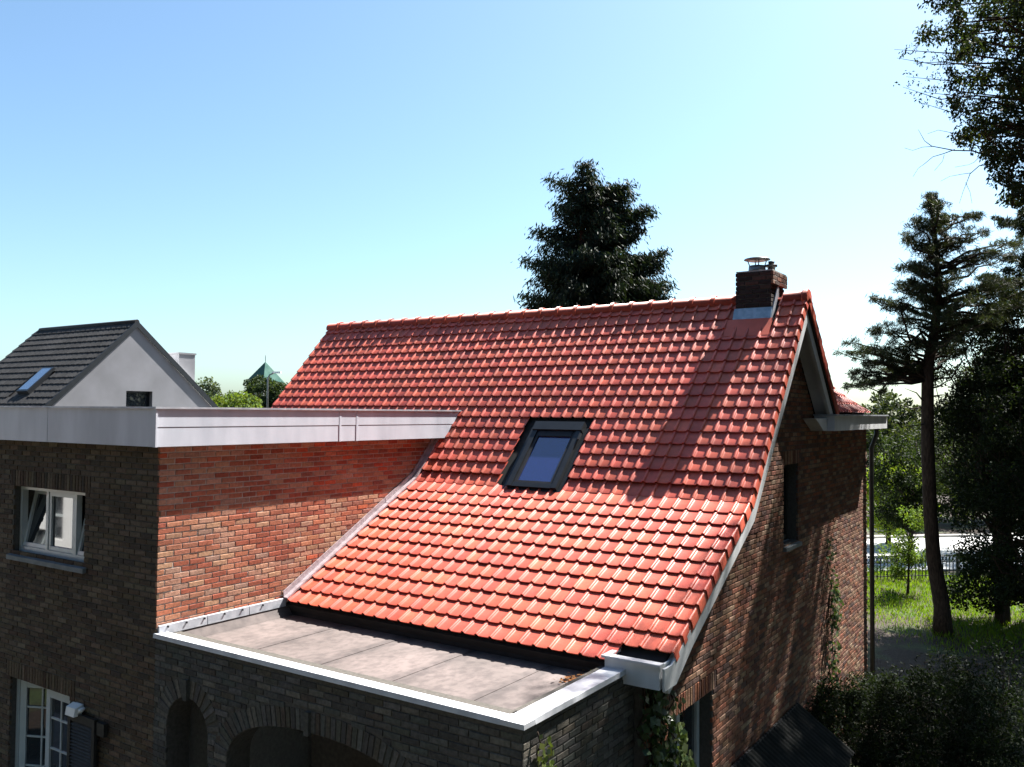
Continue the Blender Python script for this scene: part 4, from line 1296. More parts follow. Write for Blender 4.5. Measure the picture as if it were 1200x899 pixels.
for x, y, r in pads:
    for rep in range(3):
        dep = PD + (rng.uniform(-1.5, 1.5) if rep else rng.uniform(-.5, .5)); jx, jy = (rng.normal(0, r * .45), rng.normal(0, r * .3)) if rep else (0, 0)
        c = at(x + jx, y + jy, dep)
        rr = r / FPX * PD * (1.0 if rep == 0 else .8); s0_ = np.array([pbase[0], pbase[1], c[2] + .1])
        # limb from a little lower on the trunk
        zt = min(max(c[2] - .25 * np.linalg.norm(c[:2] - pbase[:2]) - .1, Z(.9)), Z(5.5))
        ks = [i for i in range(len(trk) - 1) if trk[i][2] <= zt <= trk[i + 1][2]] or [len(trk) - 2]
        k_ = ks[0]; f_ = (zt - trk[k_][2]) / (trk[k_ + 1][2] - trk[k_][2]); s_ = trk[k_] + (trk[k_ + 1] - trk[k_]) * f_
        lp_ = wander(s_, c, 5, .035)
        br.tube(lp_, [.045, .036, .028, .02, .012, .005], 5)
        col_ = np.array((.033, .044, .022)) * rng.uniform(.6, 1.6)
        dr_ = (c - s_) / (np.linalg.norm(c - s_) + 1e-6)
        for q in range(5):
            f_ = rng.uniform(2.2, 5); k2 = min(int(f_), 4); P_ = lp_[k2] + (lp_[k2 + 1] - lp_[k2]) * (f_ - k2) + rng.normal(0, rr * .38, 3) * [1, 1, .6]
            tufts(L, P_, rr * .55, int(6 + 42 * rr), .11, col_, .45, 6)
            sprays(L, P_, dr_, int(11 + 48 * rr), .15, col_, .12, rr * .36)
for x, y, x2, y2 in [(1088, 470, 1060, 455), (1088, 480, 1050, 474), (1090, 455, 1130, 440), (1088, 500, 1062, 498), (1090, 445, 1165, 412), (1088, 465, 1118, 462), (1087, 440, 1045, 430)]:
    br.tube(wander(at(x, y, PD), at(x2, y2, PD + rng.uniform(-.4, .4)), 4, .04), [.03, .022, .015, .01, .004], 5)   # dead snags
br.build('branches', M['bark'], pine, False); L.build('crown', M['needle'], pine)

# ------------------------------------------------------------------ a second pine whose boughs reach in from the right
D2 = 24.5
b2 = gb2 = at(1238, 480, D2); b2 = np.array([b2[0], b2[1], 0.0])
pine2 = thing('pine_tree', b2, 'pine with boughs reaching in behind the slender pine, foliage only', 'tree')
t2 = at(1232, 215, D2)
MB().tube(wander(b2, t2, 8, .006), [.27, .24, .21, .19, .16, .13, .10, .06, .02], 10).build('trunk', M['bark'], pine2, False)
L = Leaves(); br = MB()
for x, y, r in [(1196, 248, 9), (1182, 262, 9), (1166, 258, 6), (1200, 282, 12), (1185, 303, 12), (1164, 316, 10), (1202, 330, 14), (1150, 328, 8), (1210, 365, 15), (1176, 350, 12), (1158, 378, 11), (1190, 392, 15), (1150, 402, 10), (1202, 420, 15), (1170, 428, 14), (1140, 424, 9),
                (1210, 240, 10), (1225, 225, 9), (1215, 300, 14), (1180, 450, 15), (1205, 455, 15), (1150, 448, 10), (1136, 385, 7), (1260, 300, 20), (1275, 350, 24), (1265, 400, 24), (1280, 440, 26)]:
    for k_ in range(3):
        c = at(x + rng.normal(0, r * .4), y + rng.normal(0, r * .35), D2 + rng.uniform(-1.3, 1.3))
        rr = r / FPX * D2 * .9
        s_ = b2 + (t2 - b2) * min(.97, max(.25, (c[2] - .15 * np.linalg.norm(c[:2] - b2[:2])) / t2[2]))
        lp_ = wander(s_, c, 5, .03)
        br.tube(lp_, [.045, .036, .028, .02, .012, .005], 5)
        col_ = np.array((.020, .029, .013)) * rng.uniform(.6, 1.6); dr_ = (c - s_) / (np.linalg.norm(c - s_) + 1e-6)
        for q in range(5):
            f_ = rng.uniform(2.4, 5); k2 = min(int(f_), 4); P_ = lp_[k2] + (lp_[k2 + 1] - lp_[k2]) * (f_ - k2) + rng.normal(0, rr * .38, 3) * [1, 1, .6]
            tufts(L, P_, rr * .55, int(8 + 50 * rr), .12, col_, .45, 6)
            sprays(L, P_, dr_, int(18 + 70 * rr), .17, col_, .13, rr * .38)
br.build('branches', M['bark'], pine2, False); L.build('crown', M['needle'], pine2)

# ------------------------------------------------------------------ tall tree at the right edge, leaning over the garden
tb = np.array([9.2, 13.2, 0.0])
big = thing('tall_leafy_tree', tb, 'tall leafy tree overhanging the garden, sunlit leaf edges, bare twigs below', 'tree')
ttop = tb + np.array([-.4, .2, 17.0])
trk2 = wander(tb, ttop, 8, .006)
MB().tube(trk2, [.42, .34, .31, .28, .24, .2, .15, .1, .04], 12).build('trunk', M['bark'], big, False)
L = Leaves(); br = MB()
crown_poly = [(1076, -8), (1098, 12), (1122, 20), (1100, 32), (1078, 38), (1080, 47), (1106, 48), (1118, 58), (1108, 80), (1104, 95), (1118, 112), (1112, 150), (1124, 168), (1144, 188), (1150, 206), (1168, 212), (1186, 234), (1205, 252), (1330, 260), (1330, -8)]
tips = [(1062, 90, 4), (1058, 102, 4), (1051, 68, 3), (1048, 58, 2.5), (1082, 108, 6), (1078, 120, 6), (1096, 102, 6), (1070, 74, 3)]
crown_pts = [(at(x, y, 16 + rng.uniform(-.6, .6)), r / FPX * 16) for x, y, r in tips]
while len(crown_pts) < 430:
    x, y = rng.uniform(1070, 1260), rng.uniform(-8, 258)
    if in_poly(x, y, crown_poly):
        crown_pts.append((at(x, y, rng.uniform(14.2, 18.6)), rng.uniform(.10, .28)))
n_in = len(crown_pts)
def shades_roof(c, m=.40):
    """would this clump put shade on the open part of the tiled roof?"""
    for th_, y_, z_, ya, yb, xlim in ((TU, Yk, zk, Yk, Yr + .3, 5.05), (TL, Ye, ze, 3.1, Yk, 4.45), (TL, Ye, ze, Ye, 3.1, 4.0)):
        t_ = (c[2] - Z(z_) - (c[1] - y_) * math.tan(th_)) / (SUN[2] - SUN[1] * math.tan(th_))
        h_ = c - SUN * t_
        if ya - m < h_[1] < yb + m and h_[0] - m < xlim: return True
    return False
def gap(c):
    """thinner foliage where the sun reaches the front half of the gable"""
    h_ = c - SUN * (c[0] - GX) / SUN[0]
    return 2.4 < h_[1] < 6.6 and Z(-4.4) < h_[2] < Z(.3) and rng.random() < .62
crown_pts = [q for i, q in enumerate(crown_pts) if i < len(tips) or not (shades_roof(q[0], .2) or gap(q[0]))]
n_in = len(crown_pts)
while len(crown_pts) < n_in + 400:          # above and beyond the frame
    c = np.array([rng.uniform(5.9, 12), rng.uniform(8.0, 18.5), rng.uniform(9.5, 18.5)])
    q = (c - np.array([9.0, 13.2, 13.5])) / np.array([3.1, 5.2, 5.0])
    if q @ q > 1: continue
    px, py, dp = project(c)
    if px < 1225 and -20 < py < 900: continue
    if shades_roof(c) or gap(c): continue
    crown_pts.append((c, .42))
for i, (c, rr) in enumerate(crown_pts[:len(tips)]):
    s_ = tb + (ttop - tb) * np.clip(c[2] - .6, 7.5, 16) / 17
    lp_ = wander(s_, c, 6, .018)
    br.tube(lp_, [.05, .04, .03, .022, .015, .009, .003], 5)
    for q in range(14):
        f_ = rng.uniform(4.6, 6); k2 = min(int(f_), 5); P_ = lp_[k2] + (lp_[k2 + 1] - lp_[k2]) * (f_ - k2)
        clump(L, P_ + rng.normal(0, .07, 3), .06, 5, .065, (.02, .03, .012), .4, 1, .3, .6)
for i, (c, rr) in enumerate(crown_pts):
    if i < len(tips): continue
    colr = np.array((.017, .027, .011)) * rng.uniform(.6, 1.5)
    if rng.random() < .07: colr = np.array((.07, .10, .02))
    inn = i < n_in
    clump(L, c, rr * (1.0 if inn else 1.2), int(34 + 300 * rr) if inn else 110, .085 if inn else .14, colr, .45, 1.0, .35, .5)
    zt = np.clip(c[2] + rng.uniform(-1.2, .0), 7.5, 16); s_ = tb + (ttop - tb) * zt / 17
    if i % 3 == 0: br.tube(wander(s_, c, 5, .025), [.055, .045, .034, .022, .014, .005], 5)
# lower bare twigs
for path, r0 in (([(1160, 184), (1140, 178), (1118, 175), (1092, 172), (1084, 165), (1076, 151)], .016), ([(1118, 175), (1106, 180), (1094, 184), (1083, 191), (1076, 198), (1071, 207)], .009), ([(1092, 172), (1080, 172), (1069, 175), (1058, 174)], .006),
                 ([(1160, 190), (1146, 196), (1138, 202), (1131, 214), (1127, 224), (1124, 238)], .011), ([(1138, 202), (1126, 203), (1115, 208), (1104, 213)], .006), ([(1131, 214), (1137, 226), (1139, 240)], .005), ([(1106, 180), (1104, 190), (1098, 199)], .005),
                 ([(1160, 160), (1140, 158), (1118, 155), (1100, 153), (1086, 156)], .009), ([(1150, 182), (1142, 190), (1135, 193), (1120, 196)], .006)):
    br.tube([at(x + rng.normal(0, 1), y + rng.normal(0, 1), 16) for x, y in path], [max(.003, r0 * (1 - i / len(path))) for i in range(len(path))], 5)
br.build('branches', M['bark'], big, False); L.build('crown', M['leaf'], big)

# ------------------------------------------------------------------ garden trees on the right
def gbase(x, depth):
    p = at(x, 480, depth); return np.array([p[0], p[1], 0.0])
broad_tree('dark_yew_tree', 'dense dark evergreen tree right of the pine trunk, its boughs near the grass', gbase(1172, 23), 8.9, 1.75, .9, (.011, .019, .008), 260, 260, .085, .16, clump_r=.48, mat=M['leaf'])
broad_tree('holly_tree', 'dark glossy evergreen tree between the pine and the iron fence', gbase(1222, 20.5), 7.2, 1.9, .7, (.012, .021, .009), 200, 240, .085, .15, clump_r=.5)
broad_tree('lit_hornbeam_tree', 'tree with sunlit yellow-green leaf tops behind the dark evergreens', gbase(1215, 35), 9.5, 2.8, 1.5, (.032, .050, .012), 150, 200, .12, .16, clump_r=.6)
broad_tree('young_lime_tree', 'loose leafy tree between the pine trunk and house corner, beyond the fence', gbase(1068, 33), 5.2, 1.6, 1.0, (.015, .027, .008), 70, 190, .12, .1, clump_r=.5)
broad_tree('laurel_bush', 'dark leafy bush around the foot of the evergreen, right of the pine trunk', gbase(1172, 22.6), 2.9, 1.45, .15, (.014, .026, .010), 90, 170, .095, .06, cat='bush', clump_r=.42)
# bushes beyond the road
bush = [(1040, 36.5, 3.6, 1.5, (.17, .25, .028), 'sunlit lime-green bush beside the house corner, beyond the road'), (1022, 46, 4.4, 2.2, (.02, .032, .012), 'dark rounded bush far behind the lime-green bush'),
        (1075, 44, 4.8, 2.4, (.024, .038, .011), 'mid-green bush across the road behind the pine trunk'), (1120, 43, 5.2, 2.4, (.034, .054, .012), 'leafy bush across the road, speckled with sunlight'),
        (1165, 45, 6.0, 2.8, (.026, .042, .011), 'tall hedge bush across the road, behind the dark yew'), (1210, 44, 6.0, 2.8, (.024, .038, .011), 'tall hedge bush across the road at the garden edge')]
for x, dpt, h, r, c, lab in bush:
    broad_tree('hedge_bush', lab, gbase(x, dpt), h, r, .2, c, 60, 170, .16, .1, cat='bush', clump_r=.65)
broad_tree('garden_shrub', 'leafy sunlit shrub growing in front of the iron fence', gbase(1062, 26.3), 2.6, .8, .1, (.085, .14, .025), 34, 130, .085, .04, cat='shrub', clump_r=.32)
# wooded skyline on the right
for i, (x, ytop, dpt) in enumerate([(990, 470, 85), (1006, 466, 80), (1022, 461, 88), (1040, 466, 76), (1056, 460, 90), (1072, 468, 82), (1112, 462, 86), (1140, 458, 80), (1175, 462, 85), (1205, 460, 83)]):
    p = at(x, ytop, dpt); 
    broad_tree('skyline_tree', 'distant green tree in the wooded skyline beyond the rear gutter', (p[0], p[1], 0), max(4.5, p[2]), 2.6, 1.0, np.array((.024, .036, .015)) * rng.uniform(.7, 1.2), 34, 90, .38, .2, group='skyline trees', clump_r=1.0)
# distant trees on the left by the church
for lab, x, ytop, dpt, r, c in [('slim pale tree standing just beyond the grey house', 238, 433, 95, 2.0, (.06, .085, .05)), ('low bright green bush between the grey house and the red roof', 285, 462, 80, 3.0, (.10, .15, .03)),
                              ('large dark round tree below the green spire', 304, 438, 120, 4.0, (.03, .05, .02)), ('small dark tree just right of the slim pale tree', 262, 462, 85, 2.2, (.06, .09, .03)), ('dark tree touching the red roof edge below the spire', 328, 452, 118, 3.2, (.03, .05, .022))]:
    p = at(x, ytop, dpt)
    broad_tree('distant_tree', lab, (p[0], p[1], 0), p[2], r, 1.0, c, 80, 190, .36, .2, clump_r=1.0)

# ------------------------------------------------------------------ shrubs in the shade at the lower right
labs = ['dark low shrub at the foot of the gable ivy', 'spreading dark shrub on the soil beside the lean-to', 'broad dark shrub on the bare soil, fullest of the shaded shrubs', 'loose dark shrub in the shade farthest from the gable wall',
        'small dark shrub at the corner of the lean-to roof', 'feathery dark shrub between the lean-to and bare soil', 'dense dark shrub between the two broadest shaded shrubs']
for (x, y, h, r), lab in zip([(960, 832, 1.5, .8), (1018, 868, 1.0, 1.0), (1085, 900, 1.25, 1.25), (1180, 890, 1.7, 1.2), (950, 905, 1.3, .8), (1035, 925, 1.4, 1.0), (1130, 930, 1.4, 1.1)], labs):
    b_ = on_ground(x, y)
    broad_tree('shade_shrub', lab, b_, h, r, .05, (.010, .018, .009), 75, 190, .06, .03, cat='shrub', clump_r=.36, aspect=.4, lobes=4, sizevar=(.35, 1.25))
# a thin sapling near the rear corner
sp = on_ground(1000, 770)
broad_tree('thin_sapling', 'thin twiggy sapling near the rear corner of the gable', sp, 2.9, .75, .7, (.03, .05, .02), 30, 22, .06, .03, clump_r=.3)

# ------------------------------------------------------------------ ivy
def ivy(name, label, stems, leaf, n, col, spread, off):
    """stems: polylines of points lying on a wall; leaves stand off it along off"""
    base = np.array(stems[0][-1], float)
    t = thing(name, base, label, 'ivy')
    st = MB(); L = Leaves()
    off = np.asarray(off, float)
    for s in stems:
        s = [np.asarray(q, float) for q in s]
        pts = []
        for a, b in zip(s[:-1], s[1:]): pts += wander(a, b, 5, .05)
        st.tube([p + off * .015 for p in pts], .007, 5)
        P = np.array(pts)
        k = rng.integers(0, len(P) - 1, n); f = rng.random((n, 1))
        C_ = P[k] * (1 - f) + P[k + 1] * f + rng.normal(0, spread, (n, 3)) * (1 - np.abs(off)) + off[None, :] * rng.uniform(.03, .14, (n, 1))
        d = rng.normal(0, .5, (n, 3)); d[:, 2] -= .8
        nor = off[None, :] * 1.0 + rng.normal(0, .45, (n, 3)) + np.array([0, 0, .35])
        L.add(C_, d, nor, leaf * rng.uniform(.6, 1.25, n), .9, tints(n, col, .3))
    st.build('stem', M['bark'], t, False); L.build('leaves', M['ivy'], t)
ivy('ivy', 'dense ivy hanging in the corner between porch and gable', [[(GX + .01, y, Z(-2.55)), (GX + .01, y + .05, Z(-3.6)), (GX + .01, y - .03, 0.05)] for y in (1.85, 2.0, 2.12, 2.22, 2.3)], .085, 200, (.035, .065, .022), .07, (1, 0, 0))
ivy('ivy', 'bright ivy strand beside the white door frame', [[(GX + .05, 2.42, Z(-3.02)), (GX + .12, 2.50, Z(-3.5)), (GX + .16, 2.45, 0.05)], [(GX + .1, 2.35, Z(-3.2)), (GX + .2, 2.45, Z(-3.7)), (GX + .2, 2.4, 0.05)]], .095, 130, (.11, .16, .06), .06, (1, 0, 0))
ivy('ivy', 'thin ivy strand climbing the porch side wall', [[(PX + .005, .17, Z(-2.48)), (PX + .005, .21, Z(-2.9)), (PX + .005, .28, Z(-3.6)), (PX + .005, .3, 0.05)]], .055, 170, (.12, .16, .04), .025, (1, 0, 0))
ivy('ivy', 'narrow ivy column climbing the shaded gable wall', [[(GX + .005, 8.75, Z(-2.0)), (GX + .005, 8.85, Z(-3.2)), (GX + .005, 8.7, 0.05)], [(GX + .005, 8.95, Z(-2.6)), (GX + .005, 8.9, Z(-3.4)), (GX + .005, 8.9, 0.05)]], .075, 210, (.05, .085, .03), .08, (1, 0, 0))

# ------------------------------------------------------------------ grass and leaf litter
n = 60000
cx = rng.uniform(-1, 11, n); cy = rng.uniform(16.5, 27.5, n)
fy_ = (cy - 16.5) / 3.0 + rng.normal(0, .25, n) + .3 * np.sin(cx * 1.3) - .15
keep = fy_ > rng.random(n)
cx, cy = cx[keep], cy[keep]; n = len(cx)
h = rng.uniform(.06, .17, n)
d = rng.normal(0, .35, (n, 3)); d[:, 2] = 1
V, Fq = leaf_quads(np.stack([cx, cy, h * .45 - .02], -1), d, rnd_dirs(n), h, .16)
ob = np_mesh('grass', V, Fq, np.repeat(tints(n, (.10, .18, .018), .3, .15), 4, 0), M['grass'])
tag(ob, 'short lawn grass, sunlit around the pine trunk', 'grass', kind='stuff')
n = 9000
cx = rng.uniform(3, 14, n); cy = rng.uniform(7, 19.5, n)
keep = cx > GX + .4
cx, cy = cx[keep], cy[keep]; n = len(cx)
d = rnd_dirs(n); d[:, 2] *= .3
V, Fq = leaf_quads(np.stack([cx, cy, rng.uniform(.0, .03, n)], -1), d, rnd_dirs(n) * .35 + [0, 0, 1], rng.uniform(.03, .09, n), .55)
ob = np_mesh('leaf_litter', V, Fq, np.repeat(tints(n, (.075, .042, .024), .5, .15), 4, 0), M['litter'])
tag(ob, 'fallen dry leaves scattered over the shaded soil', 'leaf litter', kind='stuff')

# ================================================================== FENCE AND ROAD
fa = on_ground(1018, 682)[:2]; fdir = _R[:2] * .985 + _F[:2] * .17; fdir /= np.linalg.norm(fdir)
fence = thing('iron_fence', (fa[0], fa[1], 0), 'black iron fence with diamond ornaments between lawn and road', 'fence')
FN = 74; FS = .125
fdir3 = np.array([fdir[0], fdir[1], 0]); fn3 = np.array([-fdir[1], fdir[0], 0])
st3 = np.array([fa[0], fa[1], 0]) - fdir3 * 1.2
pk = MB().box(-.011, .011, -.011, .011, .06, .80).mesh('picket'); pk.materials.append(M['iron'])
ang = math.atan2(fdir[1], fdir[0])
for i in range(FN):
    ob = bpy.data.objects.new('picket', pk); COL.objects.link(ob)
    ob.parent = fence; ob.location = Vector(st3 + fdir3 * i * FS) - fence.location; ob.rotation_euler = (0, 0, ang)
for z in (.16, .60, .81):
    MB().obox(st3 + fdir3 * FS * (FN - 1) / 2 + [0, 0, z], fdir3, fn3, (0, 0, 1), FS * FN / 2, .014, .012).build('rail', M['iron'], fence)
dm = MB()
for sx, sz in ((1, 1), (1, -1), (-1, 1), (-1, -1)):
    dm.obox((sx * .028, 0, .705 + sz * .045), (sx * .53, 0, -sz * .85), (0, 1, 0), (sx * .85, 0, sz * .53), .055, .007, .007)
dme = dm.mesh('diamond_ornament'); dme.materials.append(M['iron'])
for i in range(FN - 1):
    ob = bpy.data.objects.new('diamond_ornament', dme); COL.objects.link(ob)
    ob.parent = fence; ob.location = Vector(st3 + fdir3 * (i + .5) * FS) - fence.location; ob.rotation_euler = (0, 0, ang)
pst = MB().box(-.03, .03, -.03, .03, 0, .88).mesh('post'); pst.materials.append(M['iron'])
for i in range(0, FN + 1, 18):
    ob = bpy.data.objects.new('post', pst); COL.objects.link(ob)
    ob.parent = fence; ob.location = Vector(st3 + fdir3 * (i - .5) * FS + fn3 * .03) - fence.location; ob.rotation_euler = (0, 0, ang)
rc = st3 + fn3 * 5.2
o = MB().obox(rc + fdir3 * 4 + [0, 0, .012], fdir3, fn3, (0, 0, 1), 60, 3.6, .02).build('road', M['road'])
tag(o, 'pale concrete road beyond the iron fence', 'road', kind='structure')
o = MB().obox(rc + fdir3 * 4 + fn3 * 3.75 + [0, 0, .04], fdir3, fn3, (0, 0, 1), 60, .14, .09).build('kerb', M['stone'])
tag(o, 'stone kerb on the far side of the road', 'kerb', kind='structure')

# ================================================================== GREY HOUSE ON THE LEFT
ND = 28.0
ap = at(160, 378, ND); NX = ap[0]
def onX(x, y, X):
    v = ray(x, y); return CAM + (X - CAM[0]) / v[0] * v
nl_, nr_ = onX(53, 476, NX), onX(252, 476, NX)
sn = (ap[2] - nl_[2]) / (ap[1] - nl_[1]); sn2 = (ap[2] - nr_[2]) / (nr_[1] - ap[1])
v_ = ray(48, 387); fr = CAM + (ap[1] - CAM[1]) / v_[1] * v_; NFX = fr[0]
nh = thing('grey_house', ((NX + NFX) / 2, ap[1], 0), 'grey rendered gable house with dark tiled roof and skylight', 'house')
ey = 1.5
lz = ap[2] - sn * (ap[1] - nl_[1] + ey); rz_ = ap[2] - sn2 * (nr_[1] - ap[1] + ey)
yl, yr = nl_[1] - ey, nr_[1] + ey
nwin = [onX(148, 458, NX), onX(178, 490, NX)]
NWR = rect(nwin[0][1], nwin[1][1], nwin[1][2], nwin[0][2])
wall_slab('gable_wall', (NX, 0, 0), (0, 1, 0), [[(yl + .12, 0), (yr - .12, 0), (yr - .12, rz_), (ap[1], ap[2] - .12), (yl + .12, lz)], NWR], .3, M['greyrender'], nh, 0)
MB().box(NFX + .1, NX - .31, yl + .15, yl + .4, 0, lz).build('side_wall', M['greyrender'], nh)
MB().box(NFX + .1, NX - .31, yr - .4, yr - .15, 0, rz_).build('side_wall', M['greyrender'], nh)
w_ = MB().box(NX - .22, NX - .2, NWR[0][0] + .001, NWR[1][0] - .001, NWR[0][1] + .001, NWR[2][1] - .001).build('window', M['glass'], nh)
mb = MB()
mb.box(NX - .199, NX - .15, NWR[0][0] + .002, NWR[0][0] + .06, NWR[0][1] + .002, NWR[2][1] - .002); mb.box(NX - .199, NX - .15, NWR[1][0] - .06, NWR[1][0] - .002, NWR[0][1] + .002, NWR[2][1] - .002)
mb.box(NX - .198, NX - .149, NWR[0][0] + .061, NWR[1][0] - .061, NWR[2][1] - .06, NWR[2][1] - .003)
mb.build('window_frame', M['anthracite'], w_)
# roof: lapped courses of dark tiles on the visible slope
rf = MB().prism([(ap[1], ap[2] - .02), (yl - .1, lz - .12), (yl - .1, lz - .24), (ap[1], ap[2] - .14)], NFX, NX + .03).build('roof', M['deck'], nh)
MB().prism([(ap[1], ap[2]), (yr + .1, rz_ - .10), (yr + .1, rz_ - .24), (ap[1], ap[2] - .14)], NFX, NX + .03).build('rear_slope', M['darktile'], rf)
thn = math.atan(sn); ln = math.hypot(ap[1] - yl + .1, ap[2] - lz + .1)
rows = int(ln / .30); rr_ = random.Random(3)
cols_n = int((NX - NFX) / .30) + 1
dk = np.array((.022, .021, .021))
cand = []
for r in range(rows):
    y0 = ap[1] - (r + 1) * .30 * math.cos(thn); z0 = ap[2] - (r + 1) * .30 * math.sin(thn)
    if z0 < Z(-.6): break
    for c in range(cols_n):
        x0 = NX - .01 - (c + 1) * .30
        cand.append((x0, y0, z0))
dtm = []
for i in range(6):
    mb = MB(); tcol = tuple(dk * rr_.uniform(.75, 1.5))
    pr = [(0, .01), (.05, .035), (.10, .012), (.18, .012), (.24, .035), (.30, .014)]
    vs = [(x, 0, z + .03) for x, z in pr] + [(x, .33, z) for x, z in pr] + [(x, 0, z - .002) for x, z in pr]
    nn = len(pr)
    fs = [(k, k + 1, nn + k + 1, nn + k) for k in range(nn - 1)] + [(2 * nn + k, 2 * nn + k + 1, k + 1, k) for k in range(nn - 1)]
    mb.add(vs, fs, tcol); me = mb.mesh('roof_tile'); me.materials.append(M['darktile']); dtm.append(me)
nsk = [(22, 460), (66, 435)]
def onplane(x, y):
    v = ray(x, y); nrm = np.array([0, -sn, 1.0]); c_ = ap[2] - sn * ap[1]
    return CAM + (c_ - nrm @ CAM) / (nrm @ v) * v
s0, s1 = onplane(22, 460), onplane(66, 435)
for x0, y0, z0 in cand[:300]:
    if s0[0] - .15 < x0 + .15 < s1[0] + .15 and min(s0[1], s1[1]) - .15 < y0 + .1 < max(s0[1], s1[1]) + .02: continue
    ob = bpy.data.objects.new('roof_tile', rr_.choice(dtm)); COL.objects.link(ob)
    ob.location = (x0, y0, z0); ob.rotation_euler = (thn, 0, 0); ob.parent = rf
MB().tube([(NFX - .02, ap[1], ap[2] + .01), (NX + .04, ap[1], ap[2] + .01)], .09, 8, tuple(dk)).build('ridge', M['darktile'], rf)
for x in (NX + .031, NFX - .06):
    MB().prism([(ap[1], ap[2] + .06), (yl - .12, lz - .06), (yl - .12, lz - .26), (ap[1], ap[2] - .16)], x, x + .03).build('verge_board', M['anthracite'], nh)
MB().prism([(ap[1] + .001, ap[2] + .06), (yr + .12, rz_ - .04), (yr + .12, rz_ - .26), (ap[1] + .001, ap[2] - .16)], NX + .031, NX + .061).build('verge_board', M['anthracite'], nh)
# skylight
sl_ax = np.array([0, math.cos(thn), math.sin(thn)]); sl_n = np.array([0, -math.sin(thn), math.cos(thn)])
scn = (s0 + s1) / 2; hx = abs(s1[0] - s0[0]) * .32; hl = abs(s1[1] - s0[1]) / math.cos(thn) / 2
sk = MB().obox(scn + sl_n * .05, (1, 0, 0), sl_ax, sl_n, hx + .07, hl + .07, .07).build('skylight', M['anthracite'], nh)
MB().obox(scn + sl_n * .125, (1, 0, 0), sl_ax, sl_n, hx, hl, .004).build('glass', glass_mat('skylight_glass', (.06, .10, .18), .03, 1.7, 1.0), sk)
# pale chimney on the far slope
cp = at(212, 416, ND + 2.0)
MB().box(cp[0] - .35, cp[0] + .35, cp[1] - .32, cp[1] + .32, cp[2] - 2.6, cp[2]).build('chimney', M['greyrender'], nh)
MB().box(cp[0] - .38, cp[0] + .38, cp[1] - .35, cp[1] + .35, cp[2] + .002, cp[2] + .06).build('chimney_cap', M['greyrender'], nh)

# ================================================================== CHURCH SPIRE, STREET LAMP
sp_ = at(311, 424, 200)
ch = thing('church_tower', (sp_[0], sp_[1], 0), 'church tower with green copper pyramid spire above the dark round tree', 'church tower')
hw = 2.9; zb = sp_[2] - 4.6
MB().box(sp_[0] - hw, sp_[0] + hw, sp_[1] - hw, sp_[1] + hw, 0, zb - .3).build('tower', M['stone'], ch)
mb = MB()
mb.add([(sp_[0] - hw - .3, sp_[1] - hw - .3, zb - .3), (sp_[0] + hw + .3, sp_[1] - hw - .3, zb - .3), (sp_[0] + hw + .3, sp_[1] + hw + .3, zb - .3), (sp_[0] - hw - .3, sp_[1] + hw + .3, zb - .3), tuple(sp_)],
       [(0, 1, 4), (1, 2, 4), (2, 3, 4), (3, 0, 4), (3, 2, 1, 0)])
mb.build('spire', M['copper'], ch)
MB().tube([sp_, sp_ + [0, 0, 1.6]], .07, 6).build('cross_pole', M['iron'], ch)
lp = at(314, 441, 60)
sl = thing('street_lamp', (lp[0], lp[1], 0), 'pale street lamp with short arm in front of the dark tree', 'street lamp')
MB().tube([(lp[0], lp[1], 0), (lp[0], lp[1], lp[2] - .15), lp + _R * .12 + [0, 0, .1], lp + _R * .4 + [0, 0, .22]], [.09, .06, .05, .045], 8).build('pole', M['steel'], sl)
MB().obox(lp + _R * .6 + [0, 0, .27], _R, np.cross((0, 0, 1), _R), (0, 0, 1), .3, .11, .06).build('lamp_head', M['lampwhite'], sl)

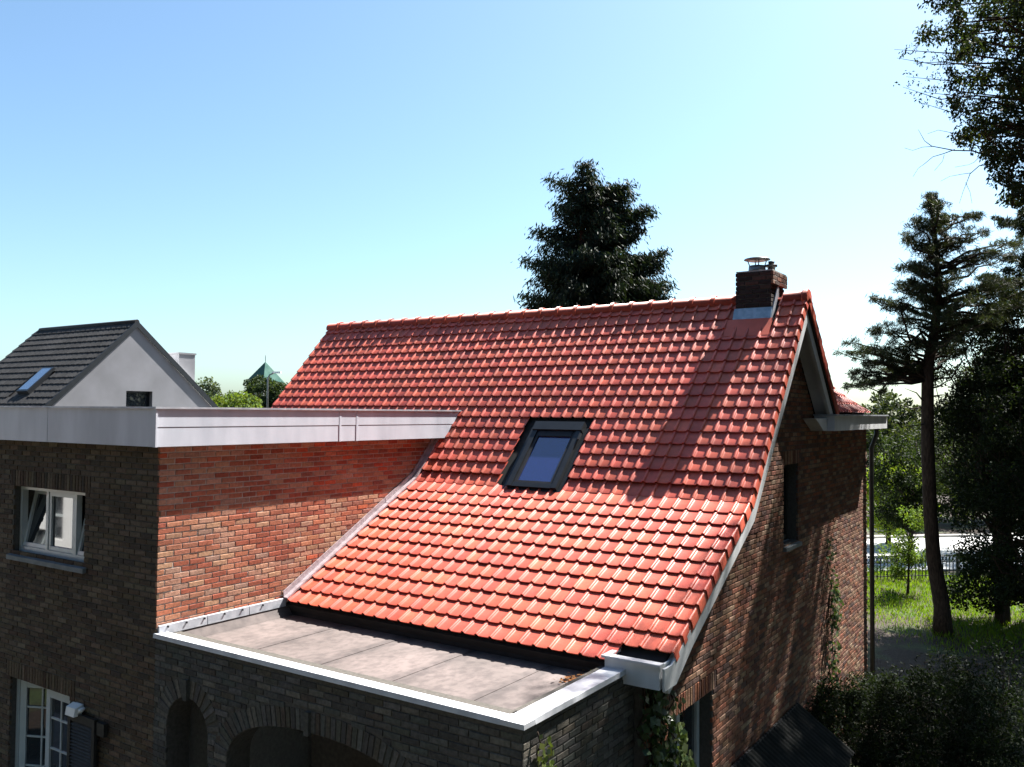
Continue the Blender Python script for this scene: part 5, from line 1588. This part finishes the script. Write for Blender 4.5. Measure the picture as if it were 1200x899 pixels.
# ================================================================== WHITE HOUSE ACROSS THE STREET (behind the camera, seen in the panes)
wh = thing('white_house', (-21, -11.5, 0), 'white gabled house with red roof across the front garden, mirrored in the window', 'house')
w0, w1, wy = -24.5, -18.0, -10.0
wall_slab('gable_wall', (w1, wy, 0), (-1, 0, 0), [[(0, 0), (w1 - w0, 0), (w1 - w0, 3.4), ((w1 - w0) / 2, 8.2), (0, 3.4)], rect(2.3, 4.2, 1.0, 2.6), rect(2.5, 3.9, 4.0, 5.4)], .3, M['render_white'], wh, 0)
for a, b, c, d_ in ((2.3, 4.2, 1.0, 2.6), (2.5, 3.9, 4.0, 5.4)):
    q = MB().box(w1 - b, w1 - a, wy - .25, wy - .22, c, d_).build('window', M['glass'], wh)
    mb = MB()
    for f_ in (0, .5, 1): x_ = w1 - b + (b - a) * f_; mb.box(x_ - .05, x_ + .05, wy - .2, wy - .12, c, d_)
    mb.box(w1 - b, w1 - a, wy - .201, wy - .119, (c + d_) / 2 - .04, (c + d_) / 2 + .04)
    mb.build('window_frame', M['pvc'], q)
MB().prism([(w0 - .4, 3.1), ((w0 + w1) / 2, 8.55), (w1 + .4, 3.1), (w1 + .4, 2.9), ((w0 + w1) / 2, 8.32), (w0 - .4, 2.9)], wy - 9, wy + .1, 'Y').build('roof', M['redroof'], wh)
MB().box(w0 + .1, w1 - .1, wy - 8.8, wy - .31, 0, 3.05).build('side_wall', M['render_white'], wh)
broad_tree('front_garden_tree', 'green tree beside the white house behind the viewer', (-16.5, -13.5, 0), 6.5, 2.2, 1.5, (.06, .10, .03), 40, 120, .16, .14, clump_r=.7)

# ================================================================== TREES ADDED OUTSIDE THE FRAME (unseen, they block sky light and mirror in panes)
for i, (x, y, h, r) in enumerate([(-11, -19, 19, 5.0), (-3, -16.5, 20, 5.2), (6, -16, 20, 5.2), (14.5, -15, 20, 5.2), (18.5, -7, 19, 5.0), (16, 1, 19, 4.6), (15, 8, 19, 4.4), (14.5, 16, 19, 4.2), (12.2, 24, 18, 3.8)]):
    lab = ['tall broad tree behind the white house garden', 'tall broad tree across the front lawn facing the annex', 'tall broad tree across the front lawn facing the porch', 'tall broad tree at the front corner of the plot', 'tall broad tree on the side boundary facing the street corner',
           'tall broad tree on the side boundary level with the paving', 'tall broad tree on the side boundary level with the gable door', 'tall broad tree on the side boundary beside the overhanging tree', 'tall broad tree on the side boundary behind the holly'][i]
    broad_tree('boundary_tree', lab, (x, y, 0), h, r, 1.0, (.018, .028, .012), 210, 100, .48, .3, clump_r=1.4)
